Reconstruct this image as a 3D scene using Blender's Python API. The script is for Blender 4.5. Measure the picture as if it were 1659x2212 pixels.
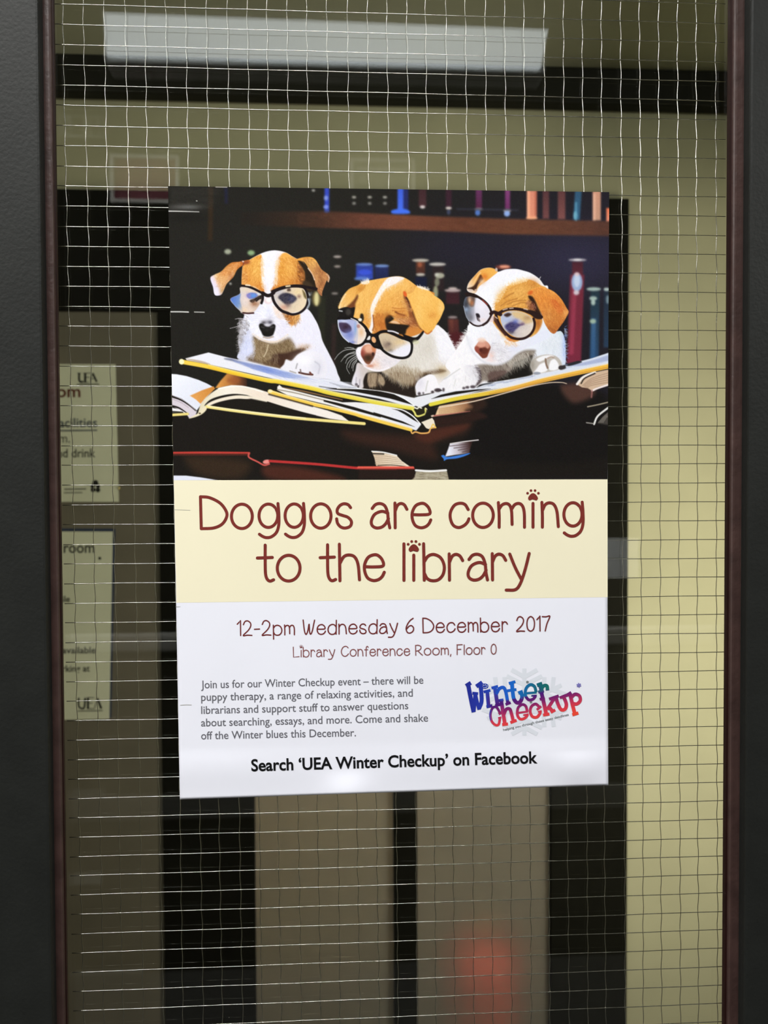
import bpy, bmesh, math, random
import numpy as np
from mathutils import Matrix, Vector

for o in list(bpy.data.objects):
    bpy.data.objects.remove(o)
SC = bpy.context.scene
COL = SC.collection
random.seed(5)

# ---------------------------------------------------------------- camera, exposure, world, lights
CAM = Vector((0.0, -0.5635, 1.5))
CX = Vector((0.99823586, -0.05922539, -0.00418595)).normalized()
CY = Vector((0.0056292, 0.024223, 0.99969073))
CY = (CY - CX * CY.dot(CX)).normalized()
CZ = CX.cross(CY)
FPX, IMW, IMH = 1800.0, 1659.0, 2212.0
cd = bpy.data.cameras.new('camera')
cam = bpy.data.objects.new('camera', cd)
COL.objects.link(cam)
m = Matrix((CX, CY, CZ)).transposed().to_4x4()
m.translation = CAM
cam.matrix_world = m
cd.sensor_fit = 'VERTICAL'
cd.sensor_height = 24.0
cd.lens = FPX / IMH * 24.0
cd.clip_start = 0.02
cd.dof.use_dof = True
cd.dof.focus_distance = 0.563
cd.dof.aperture_fstop = 7.5
SC.camera = cam

vs = SC.view_settings
vs.view_transform = 'Standard'
vs.look = 'None'
vs.exposure = 0.0
vs.gamma = 1.0
vs.use_curve_mapping = False

w = bpy.data.worlds.new('world')
SC.world = w
w.use_nodes = True
w.node_tree.nodes['Background'].inputs[0].default_value = (0.5, 0.52, 0.5, 1)
w.node_tree.nodes['Background'].inputs[1].default_value = 0.02

HALL_WATTS = 85.0
LOBBY_WATTS = 13.5
LOBBY_SIDE_WATTS = 9.6
LOBBY_LAMP_Z = 2.46
LAMP_RADIANCE = 2.9
PRINT_LIGHT = 1.0            # radiance that a white print sends back under the hall lamps


def area_light(name, loc, target, sx, sy, watts, col, spread=180):
    d = bpy.data.lights.new(name, 'AREA')
    d.shape = 'RECTANGLE'
    d.size, d.size_y = sx, sy
    d.energy = watts
    d.color = col
    d.spread = math.radians(spread)
    o = bpy.data.objects.new(name, d)
    COL.objects.link(o)
    o.location = loc
    o.rotation_euler = (Vector(target) - Vector(loc)).to_track_quat('-Z', 'Y').to_euler()
    return o


HALL_LAMPS = [(-1.75, -1.5, 0.9, 0.9, 0.9), (1.75, -1.5, 0.8, 0.9, 0.9), (-0.35, -0.95, 0.42, 1.2, 0.2)]     # x, y, share, size
for lx, ly, lw, sx, sy in HALL_LAMPS:
    area_light('hall_ceiling_light', (lx, ly, 2.655), (lx * 0.55, -2.15, 0.0) if sx < 1 else (lx, ly + 0.0001, 0.0), sx, sy, HALL_WATTS * lw, (1.0, 0.985, 0.955))
area_light('lobby_ceiling_light', (0.1, 0.14, LOBBY_LAMP_Z), (0.1, 1.3, 0.9), 1.3, 0.25, LOBBY_WATTS, (0.97, 1.0, 0.84), 160)
area_light('lobby_side_light', (1.22, 0.30, 1.20), (0.55, 1.30, 1.15), 0.4, 0.9, LOBBY_SIDE_WATTS, (1.0, 0.94, 0.74), 120)


def ray(px, py):
    return CX * ((px - IMW / 2) / FPX) - CY * ((py - IMH / 2) / FPX) - CZ


def at(px, py, Y=0.0):
    """the point of the plane at depth Y seen at a place of the 1659x2212 photograph"""
    r = ray(px, py)
    return CAM + r * ((Y - CAM.y) / r.y)


def mirrored(px, py, Y):
    """a point of the hall behind the camera, seen as a reflection in the glass (front face at y = 0)"""
    p = at(px, py, -Y)
    return Vector((p.x, Y, p.z))


# ---------------------------------------------------------------- materials
def lin(c):
    return tuple(((v / 255) / 12.92 if v / 255 <= 0.04045 else ((v / 255 + 0.055) / 1.055) ** 2.4) for v in c)


def new_mat(name):
    mt = bpy.data.materials.new(name)
    mt.use_nodes = True
    nt = mt.node_tree
    return mt, nt, nt.nodes['Principled BSDF']


def paint(name, col, rough=0.6, spec=0.3, metal=0.0, var=0.0, scale=30.0, bump=0.0, bscale=200.0):
    """plain painted or printed surface with a little procedural variation; col is linear"""
    mt, nt, b = new_mat(name)
    b.inputs['Base Color'].default_value = (*col, 1)
    b.inputs['Roughness'].default_value = rough
    b.inputs['Specular IOR Level'].default_value = spec
    b.inputs['Metallic'].default_value = metal
    tc = nt.nodes.new('ShaderNodeTexCoord')
    if var > 0:
        n = nt.nodes.new('ShaderNodeTexNoise')
        n.inputs['Scale'].default_value = scale
        n.inputs['Detail'].default_value = 5
        nt.links.new(tc.outputs['Object'], n.inputs['Vector'])
        r = nt.nodes.new('ShaderNodeValToRGB')
        r.color_ramp.elements[0].position = 0.3
        r.color_ramp.elements[1].position = 0.7
        r.color_ramp.elements[0].color = (*[c * (1 - var) for c in col], 1)
        r.color_ramp.elements[1].color = (*[min(c * (1 + var), 1) for c in col], 1)
        nt.links.new(n.outputs['Fac'], r.inputs['Fac'])
        nt.links.new(r.outputs['Color'], b.inputs['Base Color'])
    if bump > 0:
        n2 = nt.nodes.new('ShaderNodeTexNoise')
        n2.inputs['Scale'].default_value = bscale
        n2.inputs['Detail'].default_value = 4
        nt.links.new(tc.outputs['Object'], n2.inputs['Vector'])
        bp = nt.nodes.new('ShaderNodeBump')
        bp.inputs['Strength'].default_value = bump
        bp.inputs['Distance'].default_value = 0.002
        nt.links.new(n2.outputs['Fac'], bp.inputs['Height'])
        nt.links.new(bp.outputs['Normal'], b.inputs['Normal'])
    return mt


def glow_mat(name, col, strength):
    mt, nt, b = new_mat(name)
    b.inputs['Base Color'].default_value = (0.8, 0.8, 0.8, 1)
    b.inputs['Emission Color'].default_value = (*col, 1)
    b.inputs['Emission Strength'].default_value = strength
    return mt


def glass_mat(name, tint=(0.97, 0.98, 0.965)):
    """clear flat glass: each face mirrors 4% head on and more at a slant, the rest passes straight on"""
    mt = bpy.data.materials.new(name)
    mt.use_nodes = True
    nt = mt.node_tree
    nt.nodes.clear()
    out = nt.nodes.new('ShaderNodeOutputMaterial')
    mix = nt.nodes.new('ShaderNodeMixShader')
    tr = nt.nodes.new('ShaderNodeBsdfTransparent')
    gl = nt.nodes.new('ShaderNodeBsdfGlossy')
    tr.inputs['Color'].default_value = (*tint, 1)
    gl.inputs['Roughness'].default_value = 0.0
    gl.inputs['Color'].default_value = (1, 1, 1, 1)
    lw = nt.nodes.new('ShaderNodeLayerWeight')
    lw.inputs['Blend'].default_value = 0.5
    p = nt.nodes.new('ShaderNodeMath'); p.operation = 'POWER'; p.inputs[1].default_value = 5.0
    a = nt.nodes.new('ShaderNodeMath'); a.operation = 'MULTIPLY_ADD'; a.inputs[1].default_value = 0.96; a.inputs[2].default_value = 0.055
    nt.links.new(lw.outputs['Facing'], p.inputs[0])
    nt.links.new(p.outputs[0], a.inputs[0])
    nt.links.new(a.outputs[0], mix.inputs['Fac'])
    nt.links.new(tr.outputs[0], mix.inputs[1])
    nt.links.new(gl.outputs[0], mix.inputs[2])
    nt.links.new(mix.outputs[0], out.inputs['Surface'])
    return mt


def frosted_mat(name, col, rough):
    mt = bpy.data.materials.new(name)
    mt.use_nodes = True
    nt = mt.node_tree
    nt.nodes.clear()
    out = nt.nodes.new('ShaderNodeOutputMaterial')
    mix = nt.nodes.new('ShaderNodeMixShader')
    rf = nt.nodes.new('ShaderNodeBsdfRefraction')
    df = nt.nodes.new('ShaderNodeBsdfDiffuse')
    rf.inputs['Color'].default_value = (*col, 1)
    rf.inputs['Roughness'].default_value = rough
    rf.inputs['IOR'].default_value = 1.3
    df.inputs['Color'].default_value = (*col, 1)
    mix.inputs['Fac'].default_value = 0.12
    nt.links.new(rf.outputs[0], mix.inputs[1])
    nt.links.new(df.outputs[0], mix.inputs[2])
    nt.links.new(mix.outputs[0], out.inputs['Surface'])
    return mt


def print_mat(name, rough=0.7, spec=0.06):
    mt, nt, b = new_mat(name)
    v = nt.nodes.new('ShaderNodeVertexColor')
    v.layer_name = 'ink'
    nt.links.new(v.outputs['Color'], b.inputs['Base Color'])
    b.inputs['Roughness'].default_value = rough
    b.inputs['Specular IOR Level'].default_value = spec
    return mt


# ---------------------------------------------------------------- object helpers
def link(name, me, parent=None):
    o = bpy.data.objects.new(name, me)
    COL.objects.link(o)
    if parent is not None:
        o.parent = parent
        o.matrix_parent_inverse = parent.matrix_world.inverted()
    return o


def obj(name, bm, mat, parent=None, smooth=False):
    me = bpy.data.meshes.new(name)
    bmesh.ops.recalc_face_normals(bm, faces=bm.faces)
    bm.to_mesh(me)
    bm.free()
    me.materials.append(mat)
    if smooth:
        for p in me.polygons:
            p.use_smooth = True
    return link(name, me, parent)


def empty(name, loc):
    o = bpy.data.objects.new(name, None)
    COL.objects.link(o)
    o.empty_display_size = 0.05
    o.location = loc
    bpy.context.view_layer.update()
    return o


def tag(o, label=None, cat=None, group=None, kind=None):
    for k, v in (('label', label), ('category', cat), ('group', group), ('kind', kind)):
        if v:
            o[k] = v
    return o


def box(bm, x0, x1, y0, y1, z0, z1, bevel=0.0, seg=2):
    r = bmesh.ops.create_cube(bm, size=1.0)
    vv = r['verts']
    for v in vv:
        v.co = Vector((x0 + (v.co.x + .5) * (x1 - x0), y0 + (v.co.y + .5) * (y1 - y0), z0 + (v.co.z + .5) * (z1 - z0)))
    if bevel > 0:
        es = list({e for v in vv for e in v.link_edges})
        bmesh.ops.bevel(bm, geom=es, offset=bevel, segments=seg, affect='EDGES', profile=0.6)
    return bm


def box_obj(name, b, mat, parent=None, bevel=0.0, seg=2):
    return obj(name, box(bmesh.new(), *b, bevel=bevel, seg=seg), mat, parent)


def tube(bm, pts, r, seg=6):
    """a round bar along points"""
    rings = []
    n = len(pts)
    for i, p in enumerate(pts):
        d = (pts[min(i + 1, n - 1)] - pts[max(i - 1, 0)]).normalized()
        u = d.cross(Vector((0, 1, 0)))
        if u.length < 1e-4:
            u = d.cross(Vector((1, 0, 0)))
        u.normalize()
        v = d.cross(u)
        rr = r[i] if isinstance(r, (list, tuple)) else r
        rings.append([bm.verts.new(p + (u * math.cos(2 * math.pi * k / seg) + v * math.sin(2 * math.pi * k / seg)) * rr) for k in range(seg)])
    for a, b in zip(rings, rings[1:]):
        for k in range(seg):
            bm.faces.new((a[k], a[(k + 1) % seg], b[(k + 1) % seg], b[k]))
    bm.faces.new(rings[0][::-1])
    bm.faces.new(rings[-1])
    return bm


def lathe(bm, profile, centre, seg=32):
    """profile: (radius, z) from bottom to top around a vertical axis"""
    rings = []
    for r, z in profile:
        rings.append([bm.verts.new(Vector((centre[0] + r * math.cos(2 * math.pi * k / seg), centre[1] + r * math.sin(2 * math.pi * k / seg), centre[2] + z))) for k in range(seg)])
    for a, b in zip(rings, rings[1:]):
        for k in range(seg):
            bm.faces.new((a[k], a[(k + 1) % seg], b[(k + 1) % seg], b[k]))
    bm.faces.new(rings[0][::-1])
    bm.faces.new(rings[-1])
    return bm


# ---------------------------------------------------------------- flat ink: strokes and lettering laid on a surface
def smooth_line(p, n=6):
    p = [Vector(q) for q in p]
    if len(p) < 3:
        return p
    closed = (p[0] - p[-1]).length < 1e-6
    q = ([p[-2]] if closed else [p[0] * 2 - p[1]]) + p + ([p[1]] if closed else [p[-1] * 2 - p[-2]])
    out = []
    for i in range(1, len(q) - 2):
        a, b, c, d = q[i - 1], q[i], q[i + 1], q[i + 2]
        for k in range(n):
            t = k / n
            out.append((b * 2 + (c - a) * t + (a * 2 - b * 5 + c * 4 - d) * t * t + (b * 3 - a - c * 3 + d) * t ** 3) * 0.5)
    out.append(p[-1])
    return out


class Ink:
    """collects flat shapes drawn in photograph units; build() lays them on a surface as one mesh"""

    def __init__(self):
        self.v, self.f, self.c, self.n = [], [], [], 0

    def add(self, pts, face, col=None):
        n = len(self.v)
        self.v += [tuple(p) for p in pts]
        self.f += [[n + i for i in f] for f in face]
        self.c += [self.n * 1.2e-6] * len(pts)          # overlapping strokes lie a hair above one another
        self.n += 1

    def disc(self, x, y, r, seg=12, ry=None, rot=0.0):
        ry = r if ry is None else ry
        pts = []
        for k in range(seg):
            a = 2 * math.pi * k / seg
            u, v = math.cos(a) * r, math.sin(a) * ry
            pts.append((x + u * math.cos(rot) - v * math.sin(rot), y + u * math.sin(rot) + v * math.cos(rot)))
        self.add(pts, [list(range(seg))])

    def line(self, pts, w, smooth=True, cap=True, w1=None):
        p = smooth_line([(x, y, 0) for x, y in pts]) if smooth else [Vector((x, y, 0)) for x, y in pts]
        w1 = w if w1 is None else w1
        n = len(p)
        L, R = [], []
        for i in range(n):
            d = p[min(i + 1, n - 1)] - p[max(i - 1, 0)]
            d = d.normalized() if d.length > 1e-9 else Vector((1, 0, 0))
            h = (w + (w1 - w) * i / max(n - 1, 1)) / 2
            L.append((p[i].x - d.y * h, p[i].y + d.x * h))
            R.append((p[i].x + d.y * h, p[i].y - d.x * h))
        self.add(L + R, [[i, i + 1, n + i + 1, n + i] for i in range(n - 1)])
        if cap:
            self.disc(p[0].x, p[0].y, w / 2)
            self.disc(p[-1].x, p[-1].y, w1 / 2)
        if not smooth:
            for q in p[1:-1]:
                self.disc(q.x, q.y, w / 2)

    def poly(self, pts, smooth=False):
        p = [(q.x, q.y) for q in smooth_line([(x, y, 0) for x, y in pts] + [(pts[0][0], pts[0][1], 0)])][:-1] if smooth else pts
        self.add(p, [list(range(len(p)))])

    def build(self, name, surf, mat, parent, colour=None, step=None):
        bm = bmesh.new()
        vs = [bm.verts.new(surf(x, y) - Vector((0, h, 0))) for (x, y), h in zip(self.v, self.c)]
        for f in self.f:
            try:
                bm.faces.new([vs[i] for i in f])
            except ValueError:
                pass
        bmesh.ops.triangulate(bm, faces=[f for f in bm.faces if len(f.verts) > 4])
        for f in bm.faces:
            f.normal_update()
            if f.normal.y > 0:
                f.normal_flip()
        me = bpy.data.meshes.new(name)
        bm.to_mesh(me)
        bm.free()
        me.materials.append(mat)
        if colour:
            at_ = me.color_attributes.new('ink', 'FLOAT_COLOR', 'POINT')
            for i, (x, y) in enumerate(self.v):
                at_.data[i].color = (*colour(x, y), 1)
        return link(name, me, parent)


def type_line(ink, text, p0, p1, cap_h, bold=0.0, shear=0.0):
    """lettering from the built-in typeface, fitted between two baseline points (photograph units)"""
    cu = bpy.data.curves.new('lettering', 'FONT')
    cu.body = text
    cu.resolution_u = 4
    cu.offset = bold
    cu.shear = shear
    o = bpy.data.objects.new('lettering', cu)
    COL.objects.link(o)
    bpy.context.view_layer.update()
    dg = bpy.context.evaluated_depsgraph_get()
    me = o.evaluated_get(dg).to_mesh()
    vv = [(v.co.x, v.co.y) for v in me.vertices]
    ff = [list(p.vertices) for p in me.polygons]
    o.evaluated_get(dg).to_mesh_clear()
    bpy.data.objects.remove(o)
    bpy.data.curves.remove(cu)
    x0 = min(v[0] for v in vv); x1 = max(v[0] for v in vv)
    dx, dy = p1[0] - p0[0], p1[1] - p0[1]
    Lx = math.hypot(dx, dy)
    ux, uy = dx / Lx, dy / Lx
    sy = cap_h / 0.60
    pts = []
    for x, y in vv:
        t = (x - x0) / (x1 - x0) * Lx
        pts.append((p0[0] + ux * t + uy * y * sy, p0[1] + uy * t - ux * y * sy))
    ink.add(pts, ff)
# ---------------------------------------------------------------- the glazed door in front
M_STILE = paint('charcoal_paint', (0.013, 0.0142, 0.0129), 0.5, 0.25, var=0.12, scale=45, bump=0.12, bscale=420)
M_BEAD = paint('brown_bead_paint', (0.055, 0.030, 0.026), 0.45, 0.4, var=0.25, scale=60, bump=0.2, bscale=240)
M_GASKET = paint('dark_red_gasket', (0.02, 0.006, 0.005), 0.5, 0.3, var=0.2, scale=90)
M_WIRE = paint('steel_wire', (0.60, 0.59, 0.54), 0.2, 0.5, metal=1.0, var=0.1, scale=200)
M_GLASS = glass_mat('clear_glass')

STILE_Y, BEAD_Y = -0.016, -0.007
xl_stile = at(91, 700, STILE_Y).x
xl_bead = at(117.5, 700, BEAD_Y).x
xr_stile = at(1617, 900, STILE_Y).x
xr_bead = at(1577, 900, BEAD_Y).x
DOOR_B, DOOR_T = 0.10, 2.05

door1 = tag(empty('door_1', ((xl_stile + xr_stile) / 2, 0.0, 0.0)), 'charcoal painted door with a tall wired glass pane carrying the puppy poster', 'door', kind='structure')


def worn_stile(x0, x1):
    bm = box(bmesh.new(), x0, x1, STILE_Y, 0.0125, 0.0, DOOR_T + 0.12, bevel=0.0016)
    return obj('stile', bm, M_STILE, door1)


worn_stile(xl_stile - 0.125, xl_stile)
worn_stile(xr_stile, xr_stile + 0.125)
box_obj('rail', (xl_stile, xr_stile, STILE_Y, 0.0125, DOOR_T, DOOR_T + 0.12), M_STILE, door1, 0.0016)
box_obj('rail', (xl_stile, xr_stile, STILE_Y, 0.0125, 0.0, DOOR_B), M_STILE, door1, 0.0016)
box_obj('glazing_bead', (xl_stile - 0.001, xl_bead, BEAD_Y, 0.0, DOOR_B, DOOR_T), M_BEAD, door1, 0.0022, 3)
box_obj('glazing_bead', (xr_bead + 0.0014, xr_stile + 0.001, BEAD_Y, 0.0, DOOR_B, DOOR_T), M_BEAD, door1, 0.0022, 3)
box_obj('gasket', (xr_bead, xr_bead + 0.0022, -0.004, 0.0, DOOR_B, DOOR_T), M_GASKET, door1)
box_obj('gasket', (xl_bead - 0.0006, xl_bead + 0.0007, -0.003, 0.0, DOOR_B, DOOR_T), M_GASKET, door1)
pane = box_obj('glass_pane', (xl_stile + 0.002, xr_stile - 0.002, 0.0003, 0.0063, DOOR_B, DOOR_T), M_GLASS, door1)

# welded wire square mesh inside the glass
S = 0.968
PX, PZ = 0.0137 * S, 0.013513 * S
g0 = at(135, 9, 0.0033)
vx = (at(1546, 51, 0.0033) - g0) / 33.0
vz = (at(180, 2182, 0.0033) - g0) / 51.0
wire_bm = bmesh.new()
wr = random.Random(3)
for i in range(-1, 36):
    xm = (g0 + vx * i).x
    if not (xl_stile + 0.004 < xm < xr_stile - 0.004):
        continue
    pts = []
    ph, bias = wr.uniform(0, 6.28), wr.uniform(-0.0003, 0.0003)
    for k in range(-14 * 3, 60 * 3):
        j = k / 3
        p = g0 + vx * i + vz * j
        if not (DOOR_B + 0.002 < p.z < DOOR_T - 0.002):
            continue
        sway = 0.00035 * math.sin(2 * math.pi * j * 0.5 + ph) + 0.00025 * math.sin(j * 0.21 + ph * 2) + bias
        pts.append(p + Vector((sway, 0.0003, 0)))
    tube(wire_bm, pts, 0.00024, 5)
for j in range(-14, 60):
    zm = (g0 + vz * j + vx * 16).z
    if not (DOOR_B + 0.004 < zm < DOOR_T - 0.004):
        continue
    pts = []
    ph, bias = wr.uniform(0, 6.28), wr.uniform(-0.0002, 0.0002)
    for k in range(-3, 36 * 2):
        i = k / 2
        p = g0 + vx * i + vz * j
        if not (xl_stile + 0.0025 < p.x < xr_stile - 0.0025):
            continue
        pts.append(p + Vector((0, -0.0003, 0.0001 * math.sin(i * 0.9 + ph) + bias)))
    tube(wire_bm, pts, 0.00026, 5)
obj('wire_mesh', wire_bm, M_WIRE, pane, True)

# ---------------------------------------------------------------- the hall on the camera's side
M_DARK = paint('dark_brown_panelling', (0.006, 0.0055, 0.0045), 0.7, 0.05, var=0.1, scale=4)
M_HALLSIDE = paint('pale_hall_wall', (0.62, 0.60, 0.54), 0.8, 0.2, var=0.04, scale=6)
M_HALLCEIL = paint('grey_ceiling_tile', (0.045, 0.046, 0.042), 0.9, 0.1, var=0.06, scale=8)
M_FLOOR = paint('dark_carpet', (0.05, 0.05, 0.048), 0.6, 0.2, var=0.1, scale=14)
HY, HX, HZ = -2.04, 2.7, 2.72
struct = lambda name, b, mat, bev=0.0: tag(box_obj(name, b, mat, None, bev), kind='structure')
struct('wall_hall', (-HX, HX, HY - 0.1, HY, 0, HZ), M_DARK)
struct('wall_west', (-HX - 0.1, -HX, HY - 0.1, 0.034, 0, HZ), M_HALLSIDE)
struct('wall_east', (HX, HX + 0.1, HY - 0.1, 0.034, 0, HZ), M_HALLSIDE)
struct('ceiling_hall', (-HX - 0.1, HX + 0.1, HY - 0.1, 0.034, HZ, HZ + 0.08), M_HALLCEIL)
struct('floor', (-HX - 0.1, HX + 0.1, HY - 0.1, 1.9, -0.08, 0.0), M_FLOOR)
struct('wall_front', (-HX, xl_stile - 0.125, -0.01, 0.0125, 0, HZ), M_STILE)
struct('wall_partition', (xr_stile + 0.125, HX, -0.01, 0.0125, 0, HZ), M_STILE)
struct('wall_transom', (xl_stile - 0.125, xr_stile + 0.125, -0.01, 0.0125, DOOR_T + 0.12, HZ), M_STILE)

# ---------------------------------------------------------------- the lobby behind the glass
YB = 1.30
M_WALL = paint('olive_cream_wall', (0.50, 0.475, 0.33), 0.75, 0.2, var=0.05, scale=7)
M_WALLR = paint('cream_wall', (0.58, 0.52, 0.30), 0.75, 0.2, var=0.03, scale=5)
M_LCEIL = paint('olive_ceiling', (0.58, 0.58, 0.46), 0.9, 0.1, var=0.04, scale=6)
M_BLACK = paint('black_door_paint', (0.0085, 0.0083, 0.006), 0.7, 0.04, var=0.15, scale=20)
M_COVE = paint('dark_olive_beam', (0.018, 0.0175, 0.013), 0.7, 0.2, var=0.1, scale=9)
M_SIDE = paint('brown_grey_laminate', (0.165, 0.145, 0.112), 0.6, 0.25, var=0.08, scale=10)
xf = at(1357, 1300, YB - 0.02).x               # right edge of the black door frame
xlw, xrw = -0.95, 1.35
z_ht = at(700, 417, YB - 0.02).z               # header
z_hb = at(240, 671, YB - 0.02).z
z_c0, z_c1 = at(800, 212, YB - 0.03).z, at(800, 142, YB - 0.03).z
LZ = z_c1 + 0.01
struct('wall_back', (xlw, xrw, YB + 0.01, YB + 0.02, z_ht - 0.02, LZ), M_WALL)
struct('wall_back_right', (xf - 0.01, xrw, YB + 0.01, YB + 0.02, 0, z_ht - 0.02), M_WALL)
struct('wall_right', (xrw, xrw + 0.1, 0.034, YB + 0.1, 0, LZ), M_WALL)
struct('wall_left', (xlw - 0.1, xlw, 0.034, YB + 0.1, 0, LZ), M_WALL)
struct('ceiling', (xlw - 0.1, xrw + 0.1, 0.034, YB + 0.1, LZ, LZ + 0.06), M_LCEIL)
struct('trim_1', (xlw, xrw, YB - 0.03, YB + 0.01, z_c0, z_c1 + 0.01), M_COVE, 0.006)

struct('light_blocker', (0.77, xrw, 0.034, 1.0, 1.98, 2.03), M_WALL)          # unseen slab added to shade the upper right of the back wall

# black framed door and side panel at the back of the lobby
door2 = tag(empty('door_2', (0.2, YB, 0.0)), 'black framed double door with frosted panels at the back of the lobby', 'door', kind='structure')
ys0, ys1 = YB - 0.02, YB + 0.006
x_ls0, x_ls1 = at(347, 1400, ys0).x, at(551, 1950, ys0).x
x_m0, x_m1 = at(851, 1950, ys0).x, at(902, 1950, ys0).x
x_rs0 = at(1190, 1950, ys0).x
box_obj('header', (xlw, xf, ys0, ys1 + 0.003, z_hb, z_ht), M_BLACK, door2, 0.003)
box_obj('stile', (x_ls0, x_ls1, ys0, ys1, 0.0, z_hb), M_BLACK, door2, 0.003)
box_obj('mullion', (x_m0, x_m1, ys0, ys1, 0.0, z_hb), M_BLACK, door2, 0.003)
box_obj('stile', (x_rs0, xf, ys0, ys1, 0.0, z_hb), M_BLACK, door2, 0.003)
M_FROST = frosted_mat('frosted_glass', (0.90, 0.86, 0.78), 0.75)
box_obj('glass_panel', (x_ls1 - 0.005, x_m0 + 0.005, YB - 0.006, YB + 0.002, 0.02, z_hb), M_FROST, door2)
box_obj('glass_panel', (x_m1 - 0.005, x_rs0 + 0.005, YB - 0.006, YB + 0.002, 0.02, z_hb), M_FROST, door2)
box_obj('side_panel', (xlw, x_ls0, YB - 0.012, YB + 0.006, 0.0, z_hb), M_SIDE, door2, 0.002)

# a shallow room behind the frosted panels
M_BEYOND = paint('taupe_wall', (0.36, 0.31, 0.22), 0.8, 0.1, var=0.06, scale=5)
xn0, xn1 = x_ls0 + 0.02, xf - 0.03
struct('wall_beyond', (xn0, xn1, 1.82, 1.9, 0, z_hb), M_BEYOND)
struct('wall_niche_left', (xn0 - 0.06, xn0, YB + 0.02, 1.9, 0, z_hb), M_BEYOND)
struct('wall_niche_right', (xn1, xn1 + 0.06, YB + 0.02, 1.9, 0, z_hb), M_BEYOND)
struct('ceiling_niche', (xn0 - 0.06, xn1 + 0.06, YB + 0.02, 1.9, z_hb, z_hb + 0.04), M_BEYOND)
area_light('niche_light', ((xn0 + xn1) / 2, 1.40, z_hb - 0.03), ((xn0 + xn1) / 2, 1.72, 0.6), 0.8, 0.1, 6.2, (1.0, 0.93, 0.8))
# ---------------------------------------------------------------- things behind the glass
M_PAPER_D = paint('notice_paper', (0.74, 0.74, 0.58), 0.8, 0.1, var=0.03, scale=20)
M_INK_D = paint('notice_ink', (0.02, 0.02, 0.018), 0.8, 0.1)
M_INK_RED = paint('notice_red_ink', (0.13, 0.032, 0.02), 0.8, 0.1)
M_INK_BLUE = paint('notice_blue_ink', (0.04, 0.055, 0.09), 0.8, 0.1)
M_BLUE_CARD = paint('navy_backing_card', (0.035, 0.05, 0.10), 0.7, 0.2, var=0.1, scale=30)
M_BRASS = paint('brass', (0.75, 0.62, 0.28), 0.25, 0.5, metal=1.0)
NY = YB - 0.0125


def sheet(name, corners, Y, thick, mat, parent):
    bm = bmesh.new()
    f = [bm.verts.new(at(x, y, Y)) for x, y in corners]
    b = [bm.verts.new(at(x, y, Y) + Vector((0, thick, 0))) for x, y in corners]
    bm.faces.new(f)
    bm.faces.new(b[::-1])
    for i in range(4):
        k = (i + 1) % 4
        bm.faces.new((f[i], b[i], b[k], f[k]))
    return obj(name, bm, mat, parent)


def back_ink(Y):
    return lambda x, y: at(x, y, Y)


n1 = tag(empty('notice', at(150, 940, NY)), 'cream notice with red and blue lines, the upper of two behind the glass at left', 'notice', group='room notices on the side panel')
sheet('paper', [(48, 786), (249.5, 787), (256.5, 1084), (55, 1084)], NY - 0.0012, 0.001, M_PAPER_D, n1)
nk = Ink()                                           # serifed initials, rule
nk.line([(171, 806), (171, 820), (174, 825), (180, 824)], 4.5, True, False); nk.line([(167, 806), (175, 806)], 1.6, False, False)
nk.line([(184, 806), (184, 826)], 5, False, False); nk.line([(180, 806), (196, 806)], 1.6, False, False); nk.line([(180, 826), (192, 826)], 1.6, False, False); nk.line([(184, 815), (194, 815)], 1.6, False, False)
nk.line([(200, 806), (209, 825)], 4.5, False, False); nk.line([(200, 806), (195, 825)], 1.4, False, False); nk.line([(196, 818), (206, 818)], 1.4, False, False)
nk.build('initials', back_ink(NY - 0.0016), M_INK_D, n1); nk = Ink()
type_line(nk, 'and drink', (113, 988), (206, 987.5), 16, 0.012)
nk.build('lettering', back_ink(NY - 0.0016), M_INK_D, n1); nk = Ink()
type_line(nk, 'm.', (128, 956), (151, 956), 17)
nk.build('lettering', back_ink(NY - 0.0016), M_INK_D, n1); nk = Ink()
for k, (dx, dy, r) in enumerate(((0, 0, 6.5), (-6, 7, 4.6), (6, 7, 4.6), (-5, 15, 5.4), (5.5, 15.5, 5.4))):
    nk.disc(206 + dx, 1043 + dy, r)
nk.build('emblem', back_ink(NY - 0.0016), M_INK_D, n1)
M_INK_G = paint('grey_ink', (0.12, 0.12, 0.10), 0.8, 0.1)
for p0, p1, rw in (((166, 830.5), (214, 830), 3), ((139, 1057), (186, 1056), 3), ((138, 1064.5), (178, 1064), 2.4)):
    nk = Ink(); nk.line([p0, p1], rw, False, False); nk.build('rule', back_ink(NY - 0.0015), M_INK_G, n1)
nk = Ink(); type_line(nk, 'room', (84, 858), (174, 857.5), 22, 0.02); nk.build('red_lettering', back_ink(NY - 0.0016), M_INK_RED, n1)
nk = Ink(); type_line(nk, 'facilities', (120, 923), (210, 922), 17, 0.012); nk.line([(118, 930.5), (210, 929.5)], 3, False, False); nk.build('blue_lettering', back_ink(NY - 0.0016), M_INK_BLUE, n1)
pb = bmesh.new(); q = at(257.5, 1054, NY - 0.004); bmesh.ops.create_uvsphere(pb, u_segments=12, v_segments=8, radius=0.0035, matrix=Matrix.Translation(q) @ Matrix.Diagonal((0.7, 0.6, 1.2, 1)))
obj('drawing_pin', pb, M_BRASS, n1, True)

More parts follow.
